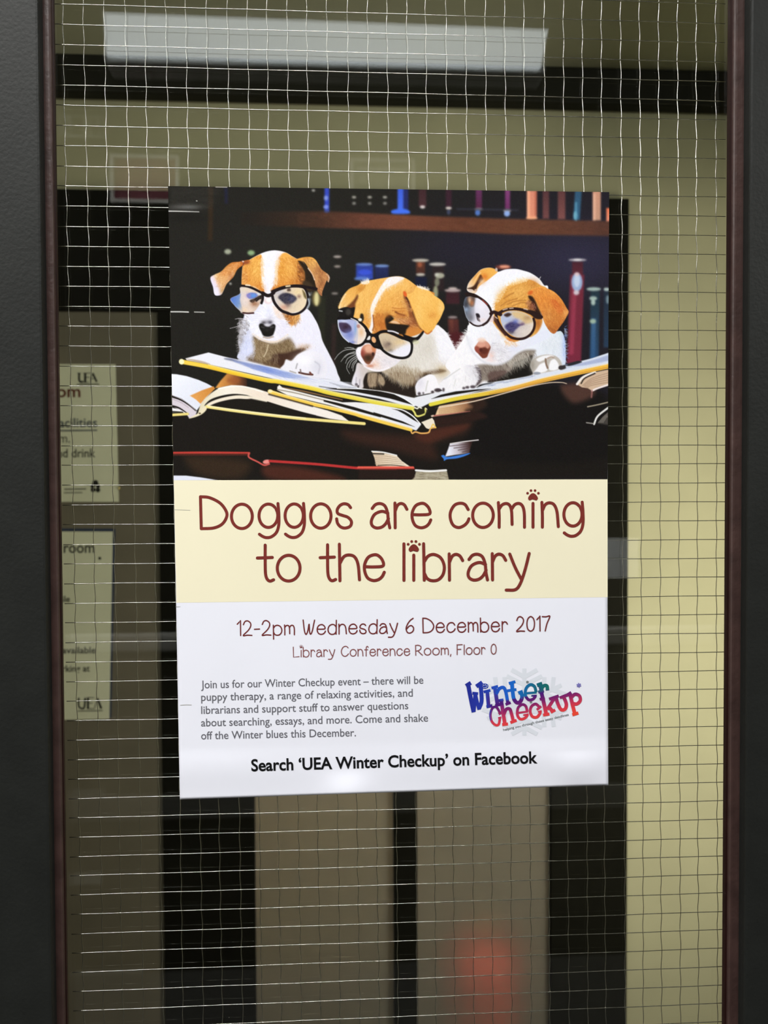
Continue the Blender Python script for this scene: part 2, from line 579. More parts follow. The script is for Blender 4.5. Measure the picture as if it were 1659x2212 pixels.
n2 = tag(empty('notice', at(150, 1350, NY)), 'cream notice edged in navy blue, the lower of two behind the glass at left', 'notice', group='room notices on the side panel')
sheet('backing_card', [(40, 1141), (249, 1142), (240, 1551), (31, 1551)], NY - 0.0010, 0.0008, M_BLUE_CARD, n2)
sheet('paper', [(36, 1148), (243.5, 1148.5), (236, 1553), (28, 1557)], NY - 0.0020, 0.0008, M_PAPER_D, n2)
for t_, p0, p1, ch in (('study room', (62, 1194), (204, 1194), 20), ('while', (112, 1301), (151, 1300.5), 12), ('may be available', (66, 1412), (207, 1411), 12), ('is working at', (92, 1451.5), (194, 1450.5), 12)):
    nk = Ink(); type_line(nk, t_, p0, p1, ch, 0.014); nk.build('lettering', back_ink(NY - 0.0024), M_INK_D, n2)
nk = Ink(); nk.disc(215.5, 1206, 3.4); nk.build('mark', back_ink(NY - 0.0024), M_INK_D, n2)
nk = Ink()
nk.line([(170, 1507), (170, 1524), (175, 1530), (182, 1528), (184, 1507)], 4, True, False); nk.line([(190, 1507), (190, 1531)], 5, False, False); nk.line([(188, 1507), (203, 1507)], 1.8, False, False); nk.line([(188, 1519), (200, 1519)], 1.8, False, False); nk.line([(188, 1531), (203, 1531)], 1.8, False, False)
nk.line([(210, 1508), (219, 1531)], 5, False, False); nk.line([(210, 1508), (204, 1531)], 1.6, False, False);
nk.line([(168, 1536), (222, 1535)], 2, False, False)
nk.build('initials', back_ink(NY - 0.0024), M_INK_D, n2)

# made-up extinguisher, added for the red glow through the right frosted panel
M_RED = paint('red_enamel', (0.85, 0.05, 0.035), 0.35, 0.5)
M_HOSE = paint('black_rubber', (0.02, 0.02, 0.02), 0.6, 0.3)
ex_p = at(1050, 2030, 1.45)
ex = tag(empty('added_extinguisher', (ex_p.x, 1.45, 0.0)), 'made-up red fire extinguisher, added for the red glow low in the right frosted door panel', 'fire extinguisher')
c = (ex_p.x, 1.45, 0.0)
obj('cylinder', lathe(bmesh.new(), [(0.09, 0), (0.097, 0.01), (0.097, 0.31), (0.09, 0.35), (0.066, 0.385), (0.03, 0.40), (0.022, 0.405)], c), M_RED, ex, True)
obj('valve', lathe(bmesh.new(), [(0.02, 0.403), (0.02, 0.43), (0.028, 0.434), (0.028, 0.45), (0.01, 0.455)], c, 16), M_BRASS, ex, True)
hb = bmesh.new(); box(hb, c[0] - 0.02, c[0] + 0.07, 1.442, 1.458, 0.455, 0.466, 0.002)
obj('handle', hb, M_HOSE, ex)
obj('hose', tube(bmesh.new(), smooth_line([(c[0] - 0.02, 1.45, 0.44), (c[0] - 0.10, 1.43, 0.39), (c[0] - 0.115, 1.41, 0.25), (c[0] - 0.108, 1.40, 0.08)]), 0.009, 8), M_HOSE, ex, True)

# ---------------------------------------------------------------- things in the hall, seen as reflections in the glass
M_WHITE = paint('white_enamel', (0.82, 0.83, 0.82), 0.4, 0.4)
M_DIFF = glow_mat('lit_diffuser', (0.90, 0.97, 1.0), LAMP_RADIANCE)
WH = HY + 0.002


def ceiling_strip(x0, x1, y0, y1, z, label, lit, group=None):
    r = tag(empty('ceiling_light', ((x0 + x1) / 2, (y0 + y1) / 2, z)), label, 'ceiling light', group)
    box_obj('housing', (x0 - 0.01, x1 + 0.01, y0 - 0.01, y1 + 0.01, z + 0.012, HZ), M_WHITE, r, 0.004)
    box_obj('diffuser', (x0, x1, y0, y1, z, z + 0.0118), lit, r, 0.003)
    return r


zl = HZ - 0.06
# the fitting hangs with its face tilted towards the door
qa = [mirrored(222, 25, -1.58), mirrored(1185, 62, -1.58), mirrored(1168, 147, -1.63), mirrored(228, 117, -1.63)]
strip = tag(empty('ceiling_light', (sum((q.x for q in qa)) / 4, -1.62, HZ)), 'long white fluorescent strip mirrored across the top of the wired glass', 'ceiling light')
bm = bmesh.new()
fr_ = [bm.verts.new(q) for q in qa]
bk_ = [bm.verts.new(q + Vector((0, -0.012, 0.004))) for q in qa]
bm.faces.new(fr_); bm.faces.new(bk_[::-1])
for i in range(4):
    k = (i + 1) % 4
    bm.faces.new((fr_[i], bk_[i], bk_[k], fr_[k]))
obj('diffuser', bm, M_DIFF, strip)
zt = max(q.z for q in qa)
box_obj('housing', (min(q.x for q in qa) - 0.01, max(q.x for q in qa) + 0.01, -1.74, -1.645, min(q.z for q in qa), zt), M_WHITE, strip, 0.004)
for hx in (-0.35, 0.35):
    box_obj('hanger', (hx - 0.006, hx + 0.006, -1.70, -1.688, zt, HZ), M_WHITE, strip)
for lx, ly, *_ in HALL_LAMPS[:2]:
    side = 'left' if lx < 0 else 'right'
    ceiling_strip(lx - 0.46, lx + 0.46, ly - 0.46, ly + 0.46, HZ - 0.05, 'square white ceiling panel light high in the hall on the %s' % side, M_WHITE)

ceiling_strip(-0.35 - 0.62, -0.35 + 0.62, -0.95 - 0.11, -0.95 + 0.11, HZ - 0.05, 'narrow white ceiling light hanging over the poster door', M_WHITE)
M_PINK = paint('dusty_pink_print', (0.30, 0.09, 0.12), 0.7, 0.2, var=0.15, scale=9)
M_FRAMEW = paint('white_picture_frame', (0.80, 0.80, 0.76), 0.5, 0.3)
M_GREYPR = paint('grey_print', (0.16, 0.165, 0.15), 0.7, 0.2, var=0.3, scale=14)


def hang(px0, py0, px1, py1, depth=0.02):
    a = mirrored(px0, py0, HY + depth)
    b = mirrored(px1, py1, HY + depth)
    return min(a.x, b.x), max(a.x, b.x), min(a.z, b.z), max(a.z, b.z)


def framed(px0, py0, px1, py1, fw, mat, label, sheen=None):
    x0, x1, z0, z1 = hang(px0, py0, px1, py1)
    r = tag(empty('framed_picture', ((x0 + x1) / 2, HY, z0)), label, 'picture')
    y0, y1 = HY + 0.001, HY + 0.02
    bm = bmesh.new()
    box(bm, x0, x1, y0, y1, z1 - fw, z1, 0.003); box(bm, x0, x1, y0, y1, z0, z0 + fw, 0.003)
    box(bm, x0, x0 + fw, y0, y1, z0 + fw, z1 - fw, 0.003); box(bm, x1 - fw, x1, y0, y1, z0 + fw, z1 - fw, 0.003)
    obj('frame', bm, M_FRAMEW, r)
    box_obj('print', (x0 + fw * 0.8, x1 - fw * 0.8, y0, HY + 0.01, z0 + fw * 0.8, z1 - fw * 0.8), mat, r)
    return r, (x0, x1, z0, z1)


framed(235, 330, 386, 437, 0.011, M_PINK, 'dusty pink picture in a thin white frame mirrored above the black header at left')
fr, (fx0, fx1, fz0, fz1) = framed(756, 338, 898, 470, 0.011, M_GREYPR, 'dim grey picture in a pale frame mirrored just above the poster')
box_obj('mount_strip', (fx0 + 0.02, fx1 - 0.02, HY + 0.0101, HY + 0.012, fz1 - 0.034, fz1 - 0.028), M_FRAMEW, fr)
gb = bmesh.new(); bmesh.ops.create_cone(gb, cap_ends=True, segments=20, radius1=0.011, radius2=0.011, depth=0.002, matrix=Matrix.Translation((mirrored(783, 387, HY + 0.011).x, HY + 0.0112, mirrored(783, 387, HY + 0.011).z)) @ Matrix.Rotation(math.pi / 2, 4, 'X'))
obj('disc', gb, paint('pale_grey_ink', (0.34, 0.35, 0.33), 0.7, 0.2), fr)

# small printed sign at the upper left
x0, x1, z0, z1 = hang(120, 243, 222, 294)
sg = tag(empty('wall_sign', ((x0 + x1) / 2, HY, z0)), 'small pale sign with dark block shapes mirrored at the upper left of the glass', 'sign')
box_obj('board', (x0, x1, HY + 0.001, HY + 0.012, z0, z1), paint('pale_sign_board', (0.33, 0.35, 0.33), 0.6, 0.3), sg, 0.002)
sb = bmesh.new()
for (a0, b0, a1, b1) in ((152, 249, 176, 286), (187, 250, 192, 262), (196, 252, 206, 288), (213, 250, 219, 288), (132, 252, 137, 270), (141, 262, 147, 284), (186, 270, 190, 286), (203, 272, 210, 286)):
    c0, c1, d0, d1 = hang(a0, b0, a1, b1)
    box(sb, c0, c1, HY + 0.0121, HY + 0.0135, d0, d1)
obj('block_print', sb, M_DARK, sg)

# white cards low on the hall wall, and the sheet beside the poster
cards = [((1240, 1164, 1385.5, 1250), 'white sheet mirrored beside the right edge of the poster', (0.84, 0.88, 0.90)),
         ((128, 1713, 224, 1727), 'pale thin card mirrored at left just below the level of the poster', (0.16, 0.165, 0.15)),
         ((128, 1895, 217, 1917), 'pale short card mirrored low at left, middle of three', (0.27, 0.28, 0.26)),
         ((128, 2110, 306, 2141), 'pale wide card mirrored low at left, lowest of three', (0.27, 0.28, 0.26))]
for (bx, lab, colr) in cards:
    x0, x1, z0, z1 = hang(*bx)
    o = box_obj('card', (x0, x1, HY + 0.0005, HY + 0.003, z0, z1), paint('card_stock', colr, 0.7, 0.2, var=0.1, scale=25))
    tag(o, lab, 'card')
# handrail along the hall wall: a pale rounded rail
zr = mirrored(1440, 1374, HY + 0.03).z
rl = tag(empty('trim_2', (0, HY, zr)), kind='structure')
rb = bmesh.new()
box(rb, -HX, HX, HY, HY + 0.035, zr - 0.03, zr + 0.03, 0.014, 4)
obj('rail', rb, paint('grey_handrail', (0.30, 0.30, 0.28), 0.4, 0.4), rl, True)
zr = mirrored(1270, 1728, HY + 0.03).z
struct('trim_3', (-HX, HX, HY, HY + 0.02, zr - 0.035, zr + 0.04), paint('dim_rail', (0.105, 0.105, 0.10), 0.6, 0.3), 0.006)
# ---------------------------------------------------------------- the printed picture on the poster
# A colour per grid vertex of the print, laid out in the print's own rectangle.
PW, PH = 860, 564                       # grid of the printed picture
PQ = [(363, 402), (1316, 415), (1312.3, 1035.5), (375.2, 1037.5)]   # its corners as seen in the photograph


def homography(src, dst):
    A = []
    for (x, y), (u, v) in zip(src, dst):
        A.append([x, y, 1, 0, 0, 0, -u * x, -u * y, -u])
        A.append([0, 0, 0, x, y, 1, -v * x, -v * y, -v])
    return np.linalg.svd(np.array(A, float))[2][-1].reshape(3, 3)


def apply_h(Hm, pts):
    p = np.asarray(pts, float).reshape(-1, 2)
    q = np.c_[p, np.ones(len(p))] @ Hm.T
    return q[:, :2] / q[:, 2:]


H_TO = homography(PQ, [(0, 0), (PW - 1, 0), (PW - 1, PH - 1), (0, PH - 1)])
PS = PW / 950.0                         # print cells per unit of the drawing
CAN = np.zeros((PH, PW, 3))
IDS = np.zeros((PH, PW), np.int32)
YY, XX = np.mgrid[0:PH, 0:PW].astype(float)
prng = np.random.default_rng(7)


def Z(x0, y0, s=5.53):
    return lambda *p: [(x0 + x / s, y0 + y / s) for x, y in p]


def spline(p, closed=True, n=7):
    p = np.asarray(p, float)
    if closed:
        q = np.vstack([p[-1:], p, p[:2]])
    else:
        q = np.vstack([2 * p[0] - p[1], p, 2 * p[-1] - p[-2]])
    out = []
    t = np.linspace(0, 1, n, endpoint=False)[:, None]
    for i in range(1, len(q) - 2):
        a, b, c, d = q[i - 1], q[i], q[i + 1], q[i + 2]
        out.append(0.5 * (2 * b + (c - a) * t + (2 * a - 5 * b + 4 * c - d) * t ** 2 + (3 * b - a - 3 * c + d) * t ** 3))
    r = np.vstack(out)
    return r if closed else np.vstack([r, p[-1:]])


def seg_dist(X, Y, a, b):
    d = b - a
    L = d @ d + 1e-12
    t = np.clip(((X - a[0]) * d[0] + (Y - a[1]) * d[1]) / L, 0, 1)
    return np.hypot(X - a[0] - t * d[0], Y - a[1] - t * d[1]), t


def box_of(p, m):
    x0 = max(int(p[:, 0].min() - m), 0); x1 = min(int(p[:, 0].max() + m) + 2, PW)
    y0 = max(int(p[:, 1].min() - m), 0); y1 = min(int(p[:, 1].max() + m) + 2, PH)
    return slice(y0, max(y1, y0)), slice(x0, max(x1, x0))


def area(pts, soft=1.0, smooth=True):
    """coverage of a closed outline, with a soft edge"""
    p = apply_h(H_TO, pts)
    if smooth:
        p = spline(p)
    s = soft * PS
    b = box_of(p, s + 2)
    X, Y = XX[b], YY[b]
    if X.size == 0:
        return b, X
    dist = np.full(X.shape, 1e9)
    ins = np.zeros(X.shape, bool)
    for i in range(len(p)):
        a, c = p[i], p[(i + 1) % len(p)]
        dist = np.minimum(dist, seg_dist(X, Y, a, c)[0])
        if a[1] != c[1]:
            hit = ((a[1] > Y) != (c[1] > Y)) & (X < (c[0] - a[0]) * (Y - a[1]) / (c[1] - a[1]) + a[0])
            ins ^= hit
    sd = np.where(ins, dist, -dist)
    t = np.clip(sd / (2 * s) + 0.5, 0, 1)
    return b, t * t * (3 - 2 * t)


def put(b, m, col, a=1.0, clip=None, pid=None):
    if m.size == 0:
        return
    m = m * a
    if clip is not None:
        m = m * clip[b]
    c = col(XX[b], YY[b]) if callable(col) else np.asarray(col, float)
    CAN[b] = CAN[b] * (1 - m[..., None]) + c * m[..., None]
    if pid is not None:
        IDS[b] = np.where(m > 0.5, pid, IDS[b])


def poly(pts, col, soft=1.0, smooth=True, a=1.0, clip=None, pid=None):
    b, m = area(pts, soft, smooth)
    put(b, m, col, a, clip, pid)


def mask_of(pts, soft=1.0, smooth=True):
    b, m = area(pts, soft, smooth)
    M = np.zeros((PH, PW))
    if m.size:
        M[b] = m
    return M


def stroke(pts, w, col, soft=1.0, smooth=True, a=1.0, clip=None, pid=None, w1=None):
    p = apply_h(H_TO, pts)
    if smooth and len(p) > 2:
        p = spline(p, False)
    w1 = w if w1 is None else w1
    s = soft * PS
    b = box_of(p, max(w, w1) * PS / 2 + s + 2)
    X, Y = XX[b], YY[b]
    if X.size == 0:
        return
    best = np.full(X.shape, -1e9)
    n = len(p) - 1
    for i in range(n):
        d, t = seg_dist(X, Y, p[i], p[i + 1])
        ww = (w + (w1 - w) * (i + t) / n) * PS / 2
        best = np.maximum(best, ww - d)
    t = np.clip(best / (2 * s) + 0.5, 0, 1)
    put(b, t * t * (3 - 2 * t), col, a, clip, pid)


def oval(c, rx, ry, col, soft=1.5, a=1.0, clip=None, rot=0.0, pid=None):
    k = np.linspace(0, 2 * np.pi, 22, endpoint=False)
    x, y = np.cos(k) * rx, np.sin(k) * ry
    r = np.radians(rot)
    poly([(c[0] + u * np.cos(r) - v * np.sin(r), c[1] + u * np.sin(r) + v * np.cos(r)) for u, v in zip(x, y)],
         col, soft, False, a, clip, pid)


def glow(c, r, col, a=1.0, clip=None, ry=None):
    q = apply_h(H_TO, [c])[0]
    ry = r if ry is None else ry
    b = box_of(np.array([q]), max(r, ry) * 2.5 * PS)
    m = np.exp(-(((XX[b] - q[0]) / (r * PS)) ** 2 + ((YY[b] - q[1]) / (ry * PS)) ** 2))
    put(b, m, col, a, clip)


def ramp(*stops):
    """colour along a line: (point, colour), ... first and last point give the axis"""
    q = apply_h(H_TO, [s[0] for s in stops])
    d = q[-1] - q[0]
    ts = [((k - q[0]) @ d) / (d @ d) for k in q]
    cs = np.array([s[1] for s in stops], float)

    def f(X, Y):
        t = ((X - q[0][0]) * d[0] + (Y - q[0][1]) * d[1]) / (d @ d)
        return np.stack([np.interp(t, ts, cs[:, k]) for k in range(3)], -1)
    return f


def fur(pts, n, length, ang, cols, a=0.5, spread=25, clip=None, width=1.0, smooth=True, pid=None, curl=0.4):
    """many short hairs rooted inside an outline; ang in degrees (0 right, 90 down) or a function of x, y"""
    M = mask_of(pts, 1.0, smooth)
    ys, xs = np.nonzero(M > 0.5)
    if len(xs) == 0:
        return
    k = prng.integers(0, len(xs), n)
    x0 = xs[k] + prng.random(n); y0 = ys[k] + prng.random(n)
    if callable(ang):
        A = ang(x0, y0)
    else:
        A = np.full(n, float(ang))
    A = np.radians(A + prng.normal(0, spread, n))
    L = length * PS * prng.uniform(0.5, 1.3, n)
    C = np.asarray(cols, float)[prng.integers(0, len(cols), n)] + prng.normal(0, 5, (n, 1))
    acc = np.zeros((PH, PW, 4))
    steps = int(max(length * PS * 1.3 * 1.6, 4))
    bend = prng.normal(0, curl, n)
    for s in np.linspace(0, 1, steps):
        x = x0 + np.cos(A + bend * s) * L * s; y = y0 + np.sin(A + bend * s) * L * s
        w = (1 - 0.8 * s) * width * (L / steps) * 1.2
        ix = np.floor(x).astype(int); iy = np.floor(y).astype(int)
        fx = x - ix; fy = y - iy
        for dx in (0, 1):
            for dy in (0, 1):
                ww = w * (fx if dx else 1 - fx) * (fy if dy else 1 - fy)
                ok = (ix + dx >= 0) & (ix + dx < PW) & (iy + dy >= 0) & (iy + dy < PH)
                np.add.at(acc, (iy[ok] + dy, ix[ok] + dx), np.c_[C[ok] * ww[ok, None], ww[ok]])
    wt = acc[..., 3]
    m = (1 - np.exp(-1.4 * wt)) * a
    if clip is not None:
        m = m * clip
    col = acc[..., :3] / np.maximum(wt, 1e-6)[..., None]
    CAN[:] = CAN * (1 - m[..., None]) + col * m[..., None]
    if pid is not None:
        IDS[m > 0.45] = pid


# ids of the pieces of the print
SHELF, PUP1, PUP2, PUP3, SPEC1, SPEC2, SPEC3, BOOK_TOP, BOOK_MID, BOOK_LEFT = 1, 2, 3, 4, 5, 6, 7, 8, 9, 10


def paint_backdrop():
    L = Z(340, 390, 3.19); R = Z(840, 390, 3.19)
    w = np.clip((XX / PW - 0.45) / 0.5, 0, 1)[..., None]
    CAN[:] = np.array([30, 29, 25]) * (1 - w) + np.array([31, 29, 36]) * w
    # lower part under the books is black-brown
    glow((640, 560), 260, (36, 35, 32), 0.7, ry=120)
    glow((1240, 560), 170, (46, 44, 66), 0.9, ry=75)
    glow((1000, 540), 150, (35, 33, 46), 0.8, ry=60)
    poly([(360, 860), (1320, 860), (1320, 1040), (360, 1040)], (27, 24, 21), 20, False)
    # shelf board
    poly([(520, 458), (700, 456), (900, 466), (1100, 473), (1330, 478), (1330, 510), (1100, 506), (900, 497), (700, 492), (520, 486)],
         ramp(((540, 470), (34, 30, 26)), ((680, 472), (58, 40, 30)), ((780, 475), (98, 58, 44)), ((870, 480), (116, 68, 50)),
              ((1000, 484), (98, 58, 40)), ((1130, 490), (104, 64, 44)), ((1316, 494), (84, 54, 44))), 3.5, False, 0.95, pid=SHELF)
    fur([(640, 458), (1316, 478), (1316, 506), (640, 490)], 1500, 14, 2, [(120, 74, 56), (64, 40, 32), (88, 54, 42)], 0.35, 6, smooth=False, curl=0.05)
    # left pillar
    poly([(450, 404), (461, 404), (459, 520), (449, 520)], (52, 38, 24), 3, False, 0.8)
    poly([(484, 404), (492, 404), (492, 440), (486, 440)], (30, 32, 58), 3, False, 0.8)
    fur([(365, 404), (450, 404), (440, 440), (366, 452)], 900, 30, 4, [(70, 68, 62), (45, 44, 40), (30, 29, 26)], 0.45, 8, smooth=False, curl=0.05)
    glow((406, 447), 26, (104, 104, 104), 0.8, ry=5)  # grey sheen of the poster's corner, painted into the print colours
    glow((385, 448), 30, (84, 84, 82), 0.5, ry=4)
    glow((400, 470), 40, (22, 21, 19), 0.6, ry=8)

    def spine(f, x, y0, y1, w, c0, c1=None, dx=0, soft=2.2, a=0.95):
        c1 = c0 if c1 is None else c1
        p = f((x - w / 2, y0), (x + w / 2, y0), (x + w / 2 + dx, y1), (x - w / 2 + dx, y1))
        poly(p, ramp((f((x, y0))[0], c0), (f((x + dx, y1))[0], c1)), soft, False, a)

    def blot(f, x, y, w, h, c, soft=1.6, a=0.95):
        oval(f((x, y))[0], w / 2 / 3.19, h / 2 / 3.19, c, soft, a)
    # upper row of books
    spine(L, 1168, 40, 215, 32, (52, 72, 190))
    blot(L, 1162, 120, 30, 34, (120, 140, 215)); blot(L, 1162, 182, 36, 28, (120, 140, 225)); blot(L, 1166, 212, 30, 20, (60, 70, 120))
    for x in (1355, 1463, 1568):
        blot(L, x, 115, 30, 18, (160, 158, 150)); blot(L, x, 157, 26, 20, (130, 128, 124))
    blot(L, 1075, 68, 24, 16, (165, 165, 160))
    spine(R, 116, 50, 200, 36, (34, 42, 100)); spine(R, 80, 50, 212, 40, (60, 92, 215), (70, 110, 240))
    poly(R((18, 208), (60, 196), (110, 196), (142, 210), (135, 228), (30, 228)), (64, 108, 232), 2)
    spine(R, 232, 60, 178, 52, (60, 36, 40), (70, 44, 48)); blot(R, 232, 182, 36, 22, (215, 205, 205))
    spine(R, 412, 60, 180, 40, (56, 32, 44)); blot(R, 412, 190, 42, 20, (205, 195, 190)); blot(R, 412, 218, 26, 34, (60, 66, 90))
    spine(R, 620, 60, 190, 42, (98, 48, 92), (84, 36, 66)); blot(R, 618, 198, 60, 18, (190, 180, 190)); blot(R, 612, 222, 36, 40, (80, 116, 190))
    spine(R, 818, 60, 195, 34, (128, 62, 118), (108, 46, 96)); blot(R, 816, 206, 56, 20, (225, 215, 220)); blot(R, 814, 228, 42, 40, (140, 170, 230))
    stroke(R((470, 196), (700, 200), (890, 204)), 3, (48, 50, 62), 2)
    spine(R, 985, 70, 262, 66, (216, 138, 112), (226, 146, 116)); spine(R, 962, 70, 262, 18, (238, 168, 136), (240, 175, 140))
    spine(R, 1012, 70, 240, 14, (176, 98, 78)); blot(R, 985, 258, 80, 18, (240, 170, 130))
    spine(R, 1082, 70, 262, 44, (84, 52, 54), (112, 68, 68)); spine(R, 1190, 70, 266, 52, (92, 56, 56), (124, 76, 74))
    spine(R, 1306, 70, 270, 46, (48, 84, 112), (50, 96, 130), -14); blot(R, 1286, 240, 26, 60, (120, 180, 200)); spine(R, 1290, 150, 275, 12, (90, 150, 180))
    spine(R, 1432, 70, 274, 56, (206, 148, 122), (196, 150, 124)); spine(R, 1416, 90, 274, 14, (226, 176, 150))
    spine(R, 1512, 190, 280, 26, (238, 120, 80), (240, 150, 120))
    # lower row of books
    blot(L, 485, 490, 48, 36, (160, 166, 146)); blot(L, 646, 498, 50, 36, (140, 170, 126))
    blot(L, 1240, 525, 56, 18, (165, 155, 150)); blot(L, 1240, 592, 46, 18, (145, 135, 130)); blot(L, 1222, 778, 46, 16, (135, 128, 124))
    spine(L, 1428, 585, 680, 118, (44, 62, 150), (50, 74, 180)); spine(L, 1545, 585, 700, 96, (36, 44, 92), (30, 36, 70))
    blot(L, 1425, 578, 118, 20, (100, 128, 200)); blot(L, 1548, 588, 96, 20, (110, 140, 196)); blot(L, 1430, 632, 90, 40, (56, 80, 205))
    blot(L, 1410, 676, 110, 26, (96, 128, 200), a=0.8); blot(L, 1440, 700, 60, 40, (190, 200, 225), a=0.6)
    spine(R, 218, 560, 640, 62, (98, 56, 40), (70, 40, 34)); blot(R, 218, 550, 116, 22, (186, 180, 168)); blot(R, 214, 580, 30, 34, (150, 84, 60))
    blot(R, 218, 648, 62, 20, (196, 190, 180)); spine(R, 222, 665, 770, 80, (24, 28, 52), (20, 24, 44))
    spine(R, 340, 590, 760, 80, (42, 32, 34)); blot(R, 335, 577, 116, 24, (192, 188, 182)); blot(R, 350, 655, 66, 40, (168, 168, 150)); blot(R, 330, 648, 30, 24, (190, 190, 180))
    blot(R, 332, 700, 34, 60, (120, 122, 104)); blot(R, 322, 770, 34, 90, (146, 150, 122))
    spine(R, 440, 770, 850, 92, (58, 30, 36), (64, 34, 40)); blot(R, 440, 757, 112, 24, (176, 158, 158)); blot(R, 440, 742, 60, 14, (200, 185, 180))
    blot(R, 440, 942, 64, 18, (150, 135, 135)); spine(R, 442, 955, 1110, 74, (88, 46, 42), (66, 32, 34), 10)
    spine(R, 430, 960, 1060, 24, (108, 60, 50), (78, 40, 38), 8)
    poly(R((420, 1060), (520, 1060), (500, 1180), (460, 1200)), (74, 30, 34), 3)
    spine(R, 1300, 560, 660, 74, (72, 34, 44), (92, 38, 50)); spine(R, 1298, 650, 1260, 98, (112, 42, 56), (120, 42, 62), -24)
    spine(R, 1282, 700, 1200, 30, (140, 54, 72), (148, 54, 78), -24)
    blot(R, 1300, 547, 124, 18, (178, 175, 182)); blot(R, 1300, 546, 56, 14, (225, 222, 225))
    blot(R, 1296, 700, 76, 128, (150, 176, 214)); blot(R, 1296, 690, 40, 90, (190, 205, 228)); blot(R, 1292, 772, 40, 34, (205, 195, 205)); blot(R, 1296, 645, 34, 26, (215, 190, 195))
    spine(R, 1422, 762, 1260, 62, (34, 52, 62), (42, 72, 108), -8); spine(R, 1412, 950, 1240, 30, (60, 96, 134), (48, 84, 126), -6)
    blot(R, 1412, 748, 100, 26, (160, 182, 176)); blot(R, 1408, 812, 54, 30, (160, 182, 174)); blot(R, 1408, 840, 30, 40, (170, 190, 182)); blot(R, 1406, 970, 44, 32, (156, 180, 160))
    spine(R, 1500, 760, 1150, 40, (34, 44, 58), (40, 60, 84)); blot(R, 1500, 750, 40, 24, (178, 196, 192)); blot(R, 1508, 820, 24, 60, (110, 130, 140))
    oval((1087, 577), 17, 5, (120, 62, 52), 2.5); oval((1090, 576), 11, 3.4, (222, 150, 124), 1.6)
    # dim uprights low in the dark
    poly([(717, 700), (727, 700), (724, 800), (714, 800)], (52, 38, 36), 3, False, 0.7)
    poly([(686, 640), (704, 640), (700, 760), (690, 760)], (42, 44, 32), 4, False, 0.7)
    A = Z(440, 530)
    oval(A((1345, 635))[0], 9.5, 17, (108, 96, 62), 3); oval(A((1348, 640))[0], 5, 15, (212, 204, 150), 2)
    oval(A((1262, 560))[0], 4.2, 8, (220, 225, 230), 1.2); oval(A((1268, 560))[0], 2.2, 5, (40, 38, 36), 1)
    stroke(A((1262, 640), (1258, 690), (1238, 750)), 4, (170, 180, 190), 1.5)
    oval(A((320, 458))[0], 2.4, 2.2, (210, 210, 205), 1)


